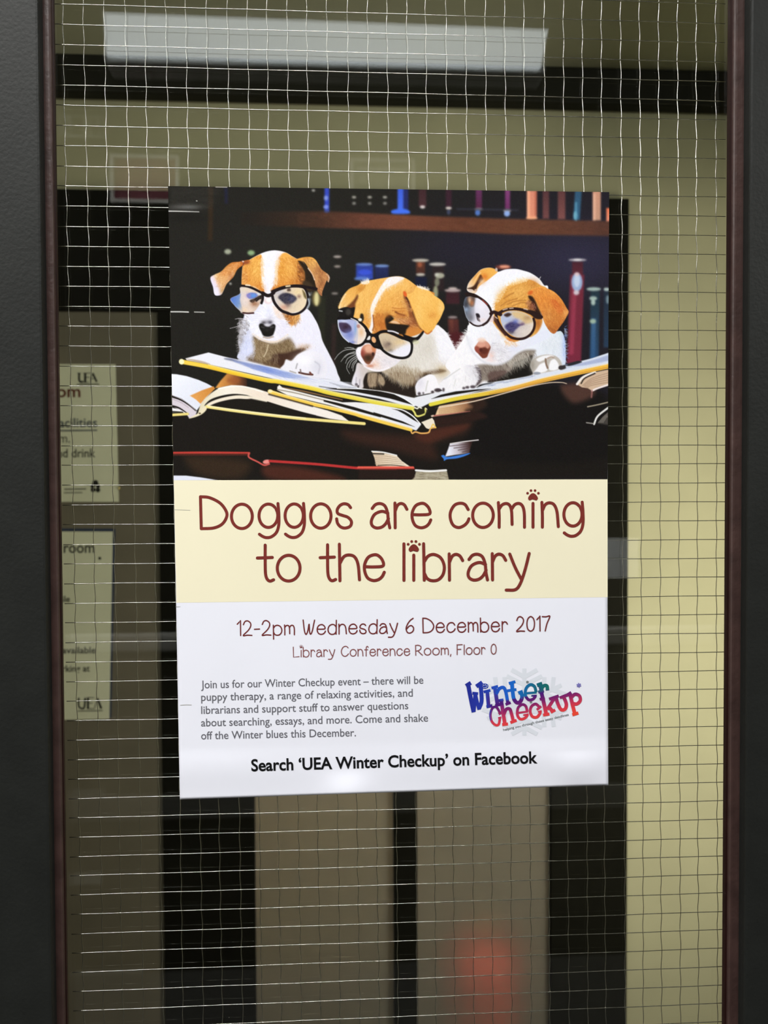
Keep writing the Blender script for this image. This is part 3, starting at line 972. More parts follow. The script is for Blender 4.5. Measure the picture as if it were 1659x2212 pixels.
def paint_books():
    G = Z(360, 760); B = Z(440, 680); D = Z(710, 700); F = Z(930, 680); Hh = Z(780, 800); T3 = Z(340, 720, 3.19); T4 = Z(840, 720, 3.19)
    CR = (238, 231, 218); WH = (230, 233, 246); BK = (28, 25, 21)
    # brown sheen and the black mass under the open book
    poly(Hh((-200, 720), (300, 760), (700, 760), (1300, 620), (1300, 740), (900, 860), (880, 1060), (400, 960), (-100, 850)), (58, 36, 29), 14, a=0.8)
    poly(Hh((640, 770), (900, 690), (1260, 640), (1250, 700), (900, 840), (760, 860)), (78, 42, 32), 8, a=0.8)
    poly(F((650, 980), (1200, 830), (1640, 850), (1900, 900), (2100, 1000), (2100, 1700), (500, 1700), (560, 1200)), (22, 20, 19), 12)
    poly(F((1560, 850), (1900, 830), (1950, 960), (1700, 1050)), (86, 58, 50), 9, a=0.85)
    # red book low on the left
    poly(T3((200, 850), (500, 860), (640, 900), (560, 1000), (300, 980)), (58, 43, 30), 14, a=0.8)
    poly(T3((740, 910), (1000, 925), (1290, 1008), (800, 1008)), (80, 42, 32), 10, a=0.85)
    stroke(T3((100, 825), (350, 823), (632, 826)), 5, (190, 62, 54), 1.3)
    stroke(T3((100, 836), (350, 836), (632, 836)), 4, (80, 40, 32), 2)
    stroke(T3((630, 826), (632, 855), (690, 885), (735, 908), (770, 900)), 3.6, (196, 84, 78), 1)
    oval(T3((752, 885))[0], 8, 4.5, (232, 140, 134), 1.6, rot=-10)
    stroke(T3((775, 880), (1100, 902), (1400, 930), (1640, 936)), 5.5, (184, 52, 52), 1.3)
    poly(Hh((128, 965), (260, 985), (425, 1018), (490, 1085), (585, 1150), (400, 1160), (180, 1142), (160, 1050)),
         ramp((Hh((150, 1060))[0], (214, 192, 166)), (Hh((560, 1100))[0], (238, 226, 206))), 1.2, False)
    for k in range(5):
        stroke(Hh((170, 1020 + 24 * k), (300, 1026 + 25 * k), (440 + 24 * k, 1050 + 23 * k)), 1.2, (178, 156, 132), 1)
    stroke(Hh((200, 1136), (380, 1132), (520, 1150)), 1.6, (60, 50, 42), 1)
    stroke(Hh((130, 968), (260, 978), (425, 1016)), 2.6, (240, 240, 240), 1)
    stroke(Hh((145, 995), (270, 1000)), 2.6, (40, 36, 34), 1)
    stroke(Hh((-30, 1162), (300, 1162), (620, 1163)), 5.5, (226, 92, 78), 1.2)
    poly(Hh((-30, 1178), (640, 1178), (660, 1300), (-30, 1300)), (40, 28, 24), 3, False, 0.9)
    stroke(Hh((-20, 1180), (640, 1178)), 1.6, (140, 48, 44), 1)
    # book at the foot of the pile
    poly(Hh((660, 1210), (1025, 1205), (1050, 1310), (600, 1310), (640, 1280)), (156, 146, 122), 1.5, False)
    fur(Hh((650, 1215), (1025, 1210), (1045, 1300), (610, 1300)), 260, 12, 0, [(200, 194, 176), (112, 102, 82), (176, 168, 146)], 0.7, 4, smooth=False, curl=0.03, clip=mask_of(Hh((650, 1212), (1025, 1208), (1045, 1310), (610, 1310)), 1, False))
    stroke(Hh((655, 1195), (830, 1204), (1015, 1194)), 4.4, (240, 240, 240), 1.1)
    # blue book
    poly(Hh((1060, 880), (1230, 852), (1410, 830), (1330, 850), (1290, 990), (1120, 1010), (1005, 1030), (1040, 940)),
         ramp((Hh((1060, 940))[0], (226, 228, 242)), (Hh((1160, 930))[0], (190, 184, 194)), (Hh((1300, 910))[0], (60, 40, 38)), (Hh((1360, 900))[0], (34, 26, 24))), 1.5, False)
    for k in range(4):
        stroke(Hh((1060 + 50 * k, 905 + 24 * k), (1290, 880 + 26 * k)), 1.8, (82, 60, 62), 1.2, a=0.8)
    stroke(Hh((1065, 876), (1240, 850), (1400, 832)), 2, (232, 226, 228), 1)
    poly(Hh((958, 1022), (990, 1012), (1030, 1035), (1180, 1012), (1300, 988), (1260, 1015), (1150, 1050), (1030, 1062), (992, 1080), (985, 1056)), (62, 124, 214), 1.3)
    # books at the right edge
    poly(T4((1296, 352), (1340, 300), (1420, 268), (1520, 248), (1520, 352), (1440, 372), (1400, 396), (1370, 378), (1330, 372)), (205, 178, 152), 1.4, False)
    for k in range(5):
        stroke(T4((1335 + 8 * k, 360 + 4 * k), (1400, 310 + 12 * k), (1515, 272 + 16 * k)), 1.3, (164, 134, 112), 1)
    stroke(T4((1297, 350), (1338, 303), (1420, 268)), 5, (238, 232, 228), 1.2); stroke(T4((1325, 345), (1350, 310), (1420, 276)), 3, (50, 40, 36), 1.2)
    stroke(T4((1400, 396), (1440, 378), (1520, 352)), 4, (240, 228, 226), 1.2); stroke(T4((1400, 396), (1396, 440)), 3, (150, 100, 96), 2)
    stroke(T4((1370, 506), (1440, 492), (1515, 474)), 2.4, (170, 160, 140), 1.4)
    poly(T4((1440, 620), (1470, 580), (1515, 540), (1515, 632)), (66, 62, 58), 3, False)
    for k in range(4):
        stroke(T4((1445 + 10 * k, 615), (1480 + 8 * k, 575), (1515, 545 + 14 * k)), 1.4, (120, 114, 108), 1.1)
    stroke(T4((1414, 626), (1440, 570), (1515, 510)), 4, (226, 226, 224), 1.1); stroke(T4((1362, 616), (1410, 622)), 2.2, (160, 156, 150), 1.3)
    # ---- open book on the left
    poly(G((580, 432), (640, 350), (722, 258), (800, 262), (900, 285), (960, 330), (960, 420), (760, 402), (620, 432)),
         ramp((G((620, 350))[0], (214, 150, 74)), (G((760, 330))[0], (178, 116, 58)), (G((880, 340))[0], (110, 66, 40)), (G((960, 350))[0], (58, 38, 28))), 2, False, pid=BOOK_LEFT)
    oval(G((800, 340))[0], 14, 7, (150, 84, 46), 5, 0.7)
    poly(G((40, 264), (120, 268), (240, 290), (380, 335), (480, 378), (556, 420), (540, 470), (420, 620), (360, 700), (300, 650), (180, 560), (40, 510)),
         ramp((G((60, 300))[0], (236, 239, 250)), (G((300, 560))[0], (224, 228, 242))), 1.2, False, pid=BOOK_LEFT)
    poly(G((40, 510), (180, 560), (300, 650), (360, 712), (345, 765), (270, 795), (238, 745), (40, 640)), (214, 205, 216), 1.5, False, pid=BOOK_LEFT)
    stroke(G((50, 530), (170, 575), (270, 640), (345, 706)), 4.2, BK, 1.1, w1=1); stroke(G((50, 645), (150, 672), (262, 745)), 5, BK, 1.2, w1=1.5)
    stroke(G((60, 560), (170, 605), (260, 665)), 1.6, (182, 170, 182), 1.2)
    poly(G((50, 665), (150, 690), (236, 738), (200, 726), (50, 722)), (236, 236, 240), 1.1, False); stroke(G((50, 712), (190, 722)), 2.6, BK, 1.1)
    stroke(G((50, 755), (160, 748), (250, 742)), 5.5, (232, 214, 130), 1.2, pid=BOOK_LEFT)
    poly(G((278, 524), (420, 460), (560, 412), (578, 440), (470, 545), (405, 622), (350, 570)),
         ramp((G((300, 530))[0], (224, 160, 88)), (G((520, 450))[0], (206, 138, 62))), 1.4, False, pid=BOOK_LEFT)
    poly(G((370, 745), (400, 640), (450, 570), (530, 495), (630, 428), (770, 398), (900, 404), (1060, 436), (1240, 492), (1450, 556), (1700, 640),
           (1920, 700), (2090, 760), (2180, 830), (1950, 800), (1659, 730), (1400, 655), (1150, 575), (980, 525), (820, 508), (660, 530), (540, 580), (460, 650), (430, 700)),
         ramp((G((400, 640))[0], (222, 214, 186)), (G((700, 450))[0], (240, 234, 222)), (G((1100, 510))[0], (236, 222, 206)), (G((1659, 690))[0], (238, 232, 226))), 1.3, False, pid=BOOK_LEFT)
    poly(G((452, 645), (520, 572), (660, 522), (820, 502), (975, 522), (820, 530), (660, 562), (540, 612)), BK, 1.2)
    stroke(G((440, 690), (520, 622), (660, 570), (840, 540), (1000, 552), (1180, 586)), 6, (236, 226, 208), 1.3, w1=8, pid=BOOK_LEFT)
    stroke(G((620, 440), (780, 412), (940, 420), (1150, 478)), 2, (252, 250, 246), 1.5)
    poly(G((1010, 560), (1200, 600), (1500, 690), (1780, 760), (1700, 790), (1300, 740), (900, 690), (600, 650), (720, 590)), BK, 2, False)
    stroke(G((478, 655), (800, 702), (1200, 752), (1659, 802), (2360, 858)), 6.4, (236, 220, 138), 1.2, pid=BOOK_LEFT)
    stroke(G((490, 647), (800, 692), (1200, 742), (1659, 792)), 2, (248, 240, 196), 1)
    poly(G((268, 795), (340, 755), (400, 715), (455, 655), (475, 690), (420, 745), (340, 780)), (232, 222, 190), 1.3, pid=BOOK_LEFT)
    oval(G((396, 735))[0], 2.5, 1.6, (90, 70, 50), 1)
    # ---- second book with yellow cover
    poly(B((880, 860), (905, 838), (940, 868), (1300, 960), (1659, 1046)) + Hh((-70, 380), (200, 400), (420, 450), (560, 510), (700, 630), (715, 650), (660, 720), (600, 700), (400, 640), (0, 530))
         + B((1500, 1080), (1000, 960), (880, 900)), ramp(((600, 840), (238, 234, 228)), ((880, 910), (228, 230, 240))), 1.2, False, pid=BOOK_MID)
    stroke(B((880, 893), (1100, 935), (1400, 1010), (1659, 1075)), 2.2, (150, 140, 124), 1.1)
    poly(B((940, 862), (1200, 905), (1659, 1010), (1659, 1022), (1200, 925), (980, 880)), (150, 112, 76), 1.2, False, 0.8)
    poly(D((-60, 905), (100, 940), (300, 990), (500, 1050), (640, 1090), (620, 1115), (400, 1055), (200, 1000), (-60, 925)), BK, 1.1, False)
    poly(Hh((150, 500), (350, 560), (500, 610), (640, 675), (520, 640), (350, 590), (150, 530)), BK, 1.1, False)
    poly(Hh((370, 458), (470, 468), (570, 520), (660, 590), (706, 636), (620, 590), (520, 525), (440, 482)), BK, 1.1, False)
    stroke(Hh((380, 452), (500, 476), (610, 540), (708, 640)), 2.4, (244, 244, 248), 1)
    stroke(B((790, 918), (1000, 985), (1300, 1066)) + D((0, 998), (300, 1072)) + Hh((0, 548), (300, 632), (598, 712)), 8.4, (240, 202, 84), 1.3, w1=6.5, pid=BOOK_MID)
    stroke(B((800, 908), (1000, 966), (1300, 1046)) + D((0, 982), (300, 1056)) + Hh((0, 528), (300, 610), (600, 694)), 2, (246, 226, 160), 1.2)
    oval(B((795, 912))[0], 5, 3.6, (246, 232, 176), 1.5)
    # black under it
    stroke(B((780, 950), (1000, 1010), (1300, 1092)), 3, (52, 38, 26), 2)
    # spine of the second book, tan pages behind it
    poly(Hh((888, 532), (905, 480), (935, 425), (1100, 396), (1320, 348), (1410, 326), (1330, 480), (1290, 492), (1080, 520), (870, 552)),
         ramp((Hh((900, 490))[0], (228, 198, 156)), (Hh((1100, 450))[0], (206, 168, 126)), (Hh((1250, 440))[0], (150, 106, 76)), (Hh((1380, 420))[0], (62, 42, 32))), 1.5, False)
    for k in range(5):
        stroke(Hh((930, 450 + 18 * k), (1130, 412 + 20 * k), (1330, 378 + 20 * k)), 1.3, (170, 128, 92), 1.1, a=0.7)
    poly(Hh((1290, 380), (1420, 320), (1500, 420), (1330, 520), (1250, 480), (1330, 440)), (46, 32, 26), 7)
    stroke(Hh((850, 545), (1060, 522), (1300, 488)), 3, (176, 104, 96), 1.4, w1=1)
    poly(Hh((880, 570), (1100, 545), (1400, 500), (1500, 560), (1300, 610), (1000, 660), (900, 660)), (44, 29, 25), 5)
    poly(Hh((718, 620), (850, 568), (872, 600), (892, 684), (836, 688), (806, 704), (776, 690), (740, 640)), (232, 222, 204), 1.1, False, pid=BOOK_MID)
    poly(Hh((655, 722), (730, 656), (770, 690), (815, 704), (790, 738), (720, 742)), BK, 1, False)
    stroke(Hh((598, 730), (612, 752), (650, 736), (720, 752), (806, 742), (832, 694), (890, 682)), 3.2, (228, 172, 96), 1, pid=BOOK_MID)
    stroke(Hh((836, 690), (860, 645), (890, 684)), 2.6, (236, 196, 90), 1)
    oval(Hh((850, 540))[0], 3.2, 2.8, (226, 200, 178), 1.2)
    # ---- top book
    poly(G((226, 78), (500, 8), (700, 60), (850, 92)) + B((410, 530), (640, 570), (920, 640), (1300, 745), (1640, 788)) + D((130, 680), (290, 738), (400, 768), (640, 800), (840, 838), (1020, 882),
         (1060, 868), (1200, 838), (1300, 806), (1480, 780), (1640, 750)) + F((560, 868), (740, 800), (1000, 752), (1230, 712), (1500, 640), (1659, 588)) + T4((1400, 172), (1520, 132), (1520, 212))
         + F((1659, 690), (1300, 780), (900, 870), (600, 910), (300, 980), (0, 1050)) + Hh((720, 440), (690, 440), (650, 425)) + D((1000, 1000), (600, 890), (300, 835), (0, 790)) + B((1300, 860), (900, 780), (500, 690), (0, 580))
         + G((240, 100)), ramp(((420, 775), (232, 233, 243)), ((700, 835), (224, 227, 240)), ((910, 870), (228, 230, 238)), ((1300, 780), (214, 222, 238))), 1.2, False, pid=BOOK_TOP)
    poly(G((690, 84), (760, 80), (860, 104), (1000, 140), (1200, 180), (1400, 230), (1659, 290), (1659, 330), (1500, 320), (1280, 272), (1080, 218), (920, 160), (800, 115)),
         ramp((G((700, 85))[0], (84, 88, 112)), (G((900, 130))[0], (140, 150, 190)), (G((1200, 220))[0], (122, 146, 216)), (G((1659, 310))[0], (206, 214, 236))), 3)
    fur(G((800, 100), (1300, 220), (1650, 310), (1250, 265), (950, 170)), 350, 26, 14, [(100, 126, 210), (176, 188, 226), (150, 160, 200)], 0.45, 5, curl=0.04)
    fur(B((900, 760), (1300, 760), (1640, 800), (1640, 850), (1300, 850)), 300, 40, 8, [(200, 206, 228), (236, 238, 248)], 0.5, 4, curl=0.03)
    poly(G((255, 82), (420, 110), (520, 148), (440, 140), (260, 95)), (186, 168, 150), 2)
    stroke(B((1380, 855), (1500, 872), (1659, 888)), 1.6, (90, 90, 96), 1.1)
    for k in range(4):
        stroke(D((10 + 40 * k, 700 + 14 * k), (160, 735 + 9 * k), (330, 762 + 3 * k)), 1.2, (176, 180, 194), 1.1)
    # black gaps under the leaves
    poly(D((-30, 772), (200, 766), (420, 782), (620, 802), (780, 838), (900, 896), (1012, 968), (900, 938), (740, 892), (520, 848), (300, 806), (100, 786)), BK, 1.1, False)
    stroke(D((100, 768), (420, 776), (640, 802), (800, 838), (920, 900), (1020, 972)), 1.6, (244, 246, 250), 0.9)
    poly(F((10, 1005), (120, 955), (300, 915), (560, 890), (720, 882), (620, 900), (400, 935), (180, 972)), BK, 1.1, False)
    # right leaf: bluish-grey printing
    for k in range(26):
        u = k / 26
        x = 690 + u * 960; y = 842 - u * 180 + prng.uniform(-16, 14) - 30 * u
        stroke(F((x, y), (x + prng.uniform(30, 90), y - prng.uniform(6, 18))), prng.uniform(1.2, 3.4), (150, 164, 196), 1.6, a=0.6)
    poly(F((590, 835), (680, 800), (760, 800), (700, 830)), (70, 74, 84), 2.5)
    stroke(F((560, 880), (720, 835), (900, 800), (1200, 745)), 1.6, (190, 196, 214), 1.2)
    poly(T4((1225, 222), (1320, 205), (1420, 180), (1520, 150), (1520, 185), (1400, 212), (1300, 226)), (158, 170, 208), 2.4, a=0.8)
    poly(T4((1222, 215), (1300, 190), (1330, 198), (1290, 214), (1235, 226)), (40, 40, 46), 1.6)
    # yellow covers
    yl = G((180, 118), (500, 178), (800, 250), (1200, 340)) + B((900, 800), (1300, 880)) + D((0, 820), (300, 882), (600, 942), (1002, 1006))
    stroke(yl, 9.2, ramp(((390, 780), (240, 205, 84)), ((500, 803), (242, 204, 62)), ((700, 845), (230, 214, 84)), ((890, 880), (228, 218, 96))), 1.4, w1=8.5, pid=BOOK_TOP)
    stroke([(x, y + 2.6) for x, y in yl[1:]], 2.6, ramp(((440, 790), (232, 180, 44)), ((890, 880), (220, 206, 60))), 1.5, a=0.8)
    stroke([(x, y - 4.2) for x, y in yl[1:]], 2, ramp(((440, 790), (246, 226, 150)), ((890, 880), (244, 240, 196))), 1.2, a=0.8)
    oval(G((178, 118))[0], 5.6, 6, (248, 240, 190), 1.3, pid=BOOK_TOP)
    yr = F((0, 1072), (300, 1004), (700, 934), (1000, 872), (1300, 792), (1659, 712)) + T4((1520, 224))
    stroke(yr, 8, ramp(((925, 873), (222, 212, 70)), ((1030, 852), (224, 196, 66)), ((1110, 838), (228, 176, 74)), ((1313, 790), (238, 186, 70))), 1.3, w1=11, pid=BOOK_TOP)
    stroke([(x, y - 5) for x, y in yr], 2, ramp(((925, 873), (248, 244, 206)), ((1060, 845), (240, 228, 206)), ((1313, 790), (240, 226, 200))), 1.1)
    stroke([(x, y + 2.4) for x, y in yr[2:]], 2, (196, 130, 54), 1.4, a=0.7)
    stroke(F((60, 1112), (300, 1074), (560, 1024), (900, 932), (1200, 852), (1420, 812), (1560, 808), (1625, 822)), 2.8, (226, 204, 180), 1.1, w1=1.4)
    # gutter and its head band
    poly(Hh((612, 478), (690, 440), (790, 440), (800, 500), (770, 530), (690, 550), (640, 540)), (40, 36, 22), 1.5, False)
    stroke(Hh((614, 470), (640, 505), (655, 538), (690, 548), (752, 528), (772, 508), (768, 462)), 4, (222, 216, 116), 1.1, pid=BOOK_TOP)
    stroke(Hh((768, 450), (784, 462), (798, 490), (782, 508)), 1.8, (236, 232, 200), 0.9)
    stroke(Hh((640, 445), (672, 456), (690, 440), (720, 450)), 3, (232, 232, 220), 1)
    poly(Hh((800, 440), (930, 425), (890, 520), (840, 540), (770, 560), (720, 620), (690, 560), (760, 535)), BK, 1.4, False, 0.9)
    # bottom left white corner
    poly(T3((90, 980), (200, 981), (300, 993), (420, 1013), (90, 1016)), (224, 228, 245), 1.2, False)


def paint_puppy_one():
    A = Z(440, 530); B = Z(440, 680)
    body = B((490, 0), (440, 170), (414, 310), (428, 420), (405, 520), (560, 565), (720, 605), (920, 645), (1100, 705), (1300, 748), (1480, 770), (1625, 790), (1600, 700), (1570, 610), (1490, 450), (1420, 310), (1390, 190),
             (1340, 70), (1240, -70), (1100, -90), (800, -100), (550, -60))
    poly(body, ramp((B((440, 300))[0], (208, 212, 236)), (B((900, 300))[0], (232, 230, 240)), (B((1250, 100))[0], (232, 231, 247)), (B((1600, 700))[0], (228, 229, 242))), 1.4, pid=PUP1)
    C = mask_of(body, 1.2)
    glow(B((500, 360))[0], 16, (198, 208, 246), 0.9, C, 18); glow(B((560, 440))[0], 14, (206, 212, 248), 0.9, C, 12)
    glow(B((440, 290))[0], 8, (130, 124, 124), 0.8, C, 12)
    poly(B((590, 250), (700, 310), (860, 335), (1010, 280), (1070, 340), (1110, 405), (1250, 370), (1150, 470), (1050, 545), (985, 545), (930, 630), (800, 605), (640, 560), (520, 530), (610, 430)), (116, 95, 68), 7, clip=C)
    poly(B((620, 300), (760, 340), (740, 470), (660, 520), (600, 400)), (132, 110, 82), 6, a=0.8, clip=C)
    fur(B((590, 260), (760, 340), (1000, 290), (1100, 420), (900, 560), (640, 520)), 1100, 8, 75, [(176, 156, 124), (96, 78, 54), (196, 180, 150), (120, 98, 70)], 0.5, 22, C, curl=0.25)
    poly(B((840, 470), (980, 455), (1100, 420), (1240, 378), (1140, 470), (1050, 545), (985, 540), (940, 632), (830, 610), (720, 580), (800, 530)), (66, 44, 34), 4, clip=C)
    poly(B((520, 505), (640, 540), (800, 560), (900, 600), (900, 640), (700, 590), (560, 550)), (96, 74, 52), 4, clip=C, a=0.8)
    fur(B((620, 430), (860, 430), (860, 560), (640, 540)), 300, 9, 80, [(190, 172, 140), (110, 90, 66)], 0.4, 18, C, curl=0.2)
    stroke(B((770, 360), (750, 440), (720, 500)), 2.4, (200, 184, 154), 1.5, clip=C)
    glow(B((1200, 380))[0], 14, (212, 176, 140), 0.7, C, 6)
    fur(B((1080, -40), (1300, 0), (1400, 300), (1450, 480), (1200, 380), (1080, 250)), 700, 9, 80, [(240, 240, 250), (222, 222, 240), (234, 232, 246)], 0.5, 20, C)
    fur(B((430, 180), (520, 60), (600, 300), (600, 500), (430, 480)), 500, 8, 110, [(236, 238, 252), (190, 194, 220), (220, 222, 242)], 0.55, 25, C)
    fur(B((425, 150), (455, 60), (470, 170), (440, 430), (425, 430)), 130, 8, 175, [(190, 186, 190), (150, 144, 146)], 0.7, 30, pid=PUP1)
    # paw
    paw = B((985, 535), (1050, 550), (1130, 470), (1250, 430), (1400, 470), (1470, 600), (1440, 740), (1300, 740), (1180, 720), (1020, 690), (915, 652), (960, 590))
    poly(paw, (234, 233, 243), 2, clip=C)
    glow(B((1360, 620))[0], 14, (212, 212, 226), 0.8, C, 18); glow(B((1200, 540))[0], 18, (244, 244, 250), 0.9, C, 12)
    stroke(B((1140, 690), (1220, 708), (1300, 715)), 4, (84, 52, 46), 1.2); stroke(B((1270, 690), (1285, 712)), 4, (110, 64, 54), 1.4)
    stroke(B((1118, 585), (1102, 640)), 2.6, (168, 166, 172), 1.4); stroke(B((1030, 672), (1100, 694)), 2.6, (170, 164, 164), 1.4); stroke(B((1155, 655), (1160, 690)), 2.6, (120, 104, 104), 1.3)
    stroke(B((1330, 560), (1385, 610), (1370, 700)), 2.6, (196, 196, 210), 2)
    # head
    head = A((470, 235), (540, 178), (640, 120), (720, 84), (800, 64), (880, 62), (980, 85), (1060, 132), (1120, 165), (1190, 200), (1240, 330), (1245, 500), (1240, 700), (1150, 830), (1100, 930), (1020, 960), (560, 980), (480, 800), (450, 640), (452, 480))
    poly(head, (238, 238, 250), 1.2, pid=PUP1)
    Hc = mask_of(head, 1.0)
    tl = A((470, 235), (540, 178), (640, 122), (690, 118), (702, 210), (692, 300), (690, 400), (712, 480), (722, 560), (660, 520), (590, 486), (456, 470), (466, 360))
    poly(tl, ramp((A((600, 140))[0], (232, 166, 72)), (A((610, 300))[0], (238, 184, 92)), (A((600, 470))[0], (212, 130, 52))), 2, clip=Hc)
    glow(A((490, 320))[0], 14, (206, 126, 52), 0.8, Hc, 24); glow(A((630, 310))[0], 12, (244, 200, 106), 0.7, Hc, 18); glow(A((690, 520))[0], 8, (196, 106, 36), 0.8, Hc, 10)
    tr = A((925, 112), (990, 88), (1060, 132), (1120, 165), (1190, 205), (1210, 330), (1205, 470), (1100, 470), (1000, 492), (820, 545), (800, 530), (850, 450), (872, 350), (878, 220))
    poly(tr, ramp((A((1000, 130))[0], (236, 174, 84)), (A((980, 320))[0], (228, 164, 70)), (A((1000, 480))[0], (204, 118, 44))), 2, clip=Hc)
    glow(A((930, 250))[0], 10, (222, 152, 54), 0.8, Hc, 20); glow(A((1150, 300))[0], 14, (150, 82, 36), 0.85, Hc, 30); glow(A((1020, 280))[0], 12, (240, 186, 96), 0.6, Hc, 16); glow(A((1140, 430))[0], 16, (140, 72, 34), 0.7, Hc, 10)
    hl = [(250, 200, 120), (196, 116, 42), (232, 172, 84), (214, 142, 60)]
    fur(A((480, 240), (690, 130), (690, 420), (700, 520), (470, 450)), 1500, 8, 118, hl, 0.6, 22, Hc)
    fur(A((900, 130), (1120, 180), (1200, 330), (1190, 460), (840, 520), (880, 250)), 1700, 8, 62, hl, 0.6, 22, Hc)
    fur(A((470, 330), (520, 330), (520, 460), (470, 460)), 160, 9, 160, [(236, 190, 120), (190, 110, 46)], 0.7, 18, Hc)
    fur(A((1120, 180), (1210, 210), (1210, 470), (1140, 460)), 260, 9, 40, [(120, 64, 30), (180, 106, 58), (90, 48, 26)], 0.7, 25, Hc)
    fur(A((690, 120), (900, 80), (860, 400), (800, 550), (720, 520)), 500, 10, 90, [(246, 246, 254), (226, 226, 242)], 0.5, 12, Hc)
    fur(A((685, 180), (705, 180), (705, 470), (690, 470)), 120, 7, 70, [(246, 236, 226), (238, 200, 140)], 0.7, 20, Hc)
    fur(A((865, 200), (885, 200), (875, 400), (860, 440)), 120, 7, 105, [(246, 236, 226), (238, 190, 120)], 0.7, 20, Hc)
    # left ear
    le = A((80, 392), (130, 350), (210, 312), (270, 250), (335, 206), (420, 196), (480, 184), (545, 175), (535, 215), (470, 238), (400, 290), (355, 375), (275, 458), (240, 530), (205, 590), (135, 592), (112, 500))
    poly(le, ramp((A((95, 450))[0], (226, 218, 240)), (A((150, 450))[0], (228, 214, 226)), (A((200, 430))[0], (232, 196, 146)), (A((300, 330))[0], (206, 142, 76)), (A((440, 220))[0], (196, 112, 46))), 1.3, pid=PUP1)
    Lc = mask_of(le, 1)
    stroke(A((355, 330), (320, 380), (260, 450), (225, 540)), 5, (206, 160, 120), 2.5, clip=Lc); glow(A((320, 370))[0], 5, (150, 78, 46), 0.8, Lc, 8); glow(A((250, 330))[0], 8, (214, 128, 56), 0.7, Lc, 7)
    glow(A((140, 560))[0], 10, (236, 232, 248), 0.9, Lc, 7); glow(A((215, 540))[0], 5, (190, 150, 96), 0.8, Lc, 9)
    fur(A((160, 380), (330, 230), (450, 205), (350, 350), (220, 500)), 600, 8, 140, [(240, 200, 150), (180, 104, 48), (216, 150, 84), (232, 180, 120)], 0.55, 22, Lc)
    glow(A((510, 205))[0], 7, (130, 66, 44), 0.8, None, 4); stroke(A((455, 190), (480, 205), (470, 235)), 2.4, (120, 60, 44), 1.5); oval(A((470, 193))[0], 2.2, 1.6, (226, 196, 180), 1)
    # right ear and the dark under it
    poly(A((1130, 190), (1190, 205), (1270, 300), (1330, 420), (1355, 520), (1300, 545), (1240, 560), (1180, 490), (1205, 460), (1205, 320)), (42, 32, 22), 2.5, pid=PUP1)
    poly(A((1195, 420), (1260, 440), (1320, 520), (1240, 540), (1180, 490)), (62, 48, 34), 4)
    re_ = A((1105, 172), (1180, 145), (1280, 140), (1335, 172), (1375, 235), (1410, 290), (1490, 350), (1502, 385), (1490, 440), (1470, 420), (1440, 490), (1415, 560), (1412, 604), (1380, 580), (1350, 520), (1325, 420), (1295, 340), (1250, 270), (1195, 195))
    poly(re_, ramp((A((1200, 150))[0], (228, 160, 70)), (A((1320, 220))[0], (232, 178, 98)), (A((1390, 360))[0], (176, 116, 72)), (A((1400, 570))[0], (170, 110, 72))), 1.3, pid=PUP1)
    Rc = mask_of(re_, 1)
    glow(A((1380, 310))[0], 9, (140, 84, 52), 0.8, Rc, 12); glow(A((1440, 400))[0], 8, (196, 140, 96), 0.8, Rc, 8); glow(A((1410, 430))[0], 4, (110, 62, 40), 0.8, Rc, 10); glow(A((1340, 420))[0], 5, (206, 156, 108), 0.8, Rc, 20)
    stroke(A((1250, 275), (1300, 345), (1325, 410)), 2.6, (230, 196, 168), 1.2); stroke(A((1470, 345), (1498, 385), (1488, 430)), 2.6, (214, 190, 170), 1.3)
    fur(A((1180, 150), (1330, 180), (1480, 360), (1410, 560), (1330, 400)), 800, 8, 62, [(240, 190, 110), (170, 106, 56), (200, 140, 84), (140, 88, 56)], 0.5, 25, Rc)
    # cheek on the right under the spectacles
    poly(A((930, 800), (1010, 830), (1150, 825), (1105, 925), (1040, 955), (990, 905)), ramp((A((950, 850))[0], (104, 58, 30)), (A((1030, 870))[0], (176, 104, 44)), (A((1110, 880))[0], (226, 170, 96))), 2.5, clip=None)
    fur(A((930, 800), (1140, 830), (1100, 930), (1000, 910)), 260, 9, 110, [(220, 150, 74), (110, 60, 30), (240, 196, 130)], 0.6, 20)
    # muzzle
    mz = A((690, 700), (760, 690), (830, 720), (890, 780), (930, 860), (985, 900), (1025, 975), (1015, 1050), (950, 1110), (870, 1155), (760, 1155), (650, 1115), (570, 1040), (530, 975), (528, 900), (580, 815), (640, 750))
    poly(mz, ramp((A((560, 850))[0], (226, 230, 248)), (A((700, 900))[0], (240, 240, 252)), (A((980, 1000))[0], (232, 228, 244))), 2.2, pid=PUP1)
    Mc = mask_of(mz, 2)
    poly(A((825, 725), (900, 765), (945, 860), (900, 880), (850, 820)), (238, 206, 176), 4)
    glow(A((770, 800))[0], 8, (206, 212, 240), 0.8, Mc, 8); glow(A((800, 890))[0], 9, (190, 188, 204), 0.7, Mc, 10); glow(A((940, 1000))[0], 14, (226, 220, 238), 0.8, Mc, 14)
    stroke(A((590, 1060), (700, 1125), (800, 1155), (900, 1140), (1000, 1070)), 4, (226, 206, 180), 2.4, clip=None, a=0.8)
    fur(A((560, 830), (760, 710), (900, 800), (1000, 950), (960, 1080), (640, 1080), (545, 960)), 1300, 9, lambda x, y: np.degrees(np.arctan2(y - apply_h(H_TO, A((770, 880)))[0][1], x - apply_h(H_TO, A((770, 880)))[0][0])),
        [(248, 248, 255), (216, 216, 236), (236, 236, 250)], 0.6, 18)
    fur(A((600, 780), (680, 710), (700, 760), (560, 880), (530, 960), (545, 860)), 200, 10, 195, [(240, 240, 252), (214, 216, 238)], 0.7, 25, pid=PUP1)
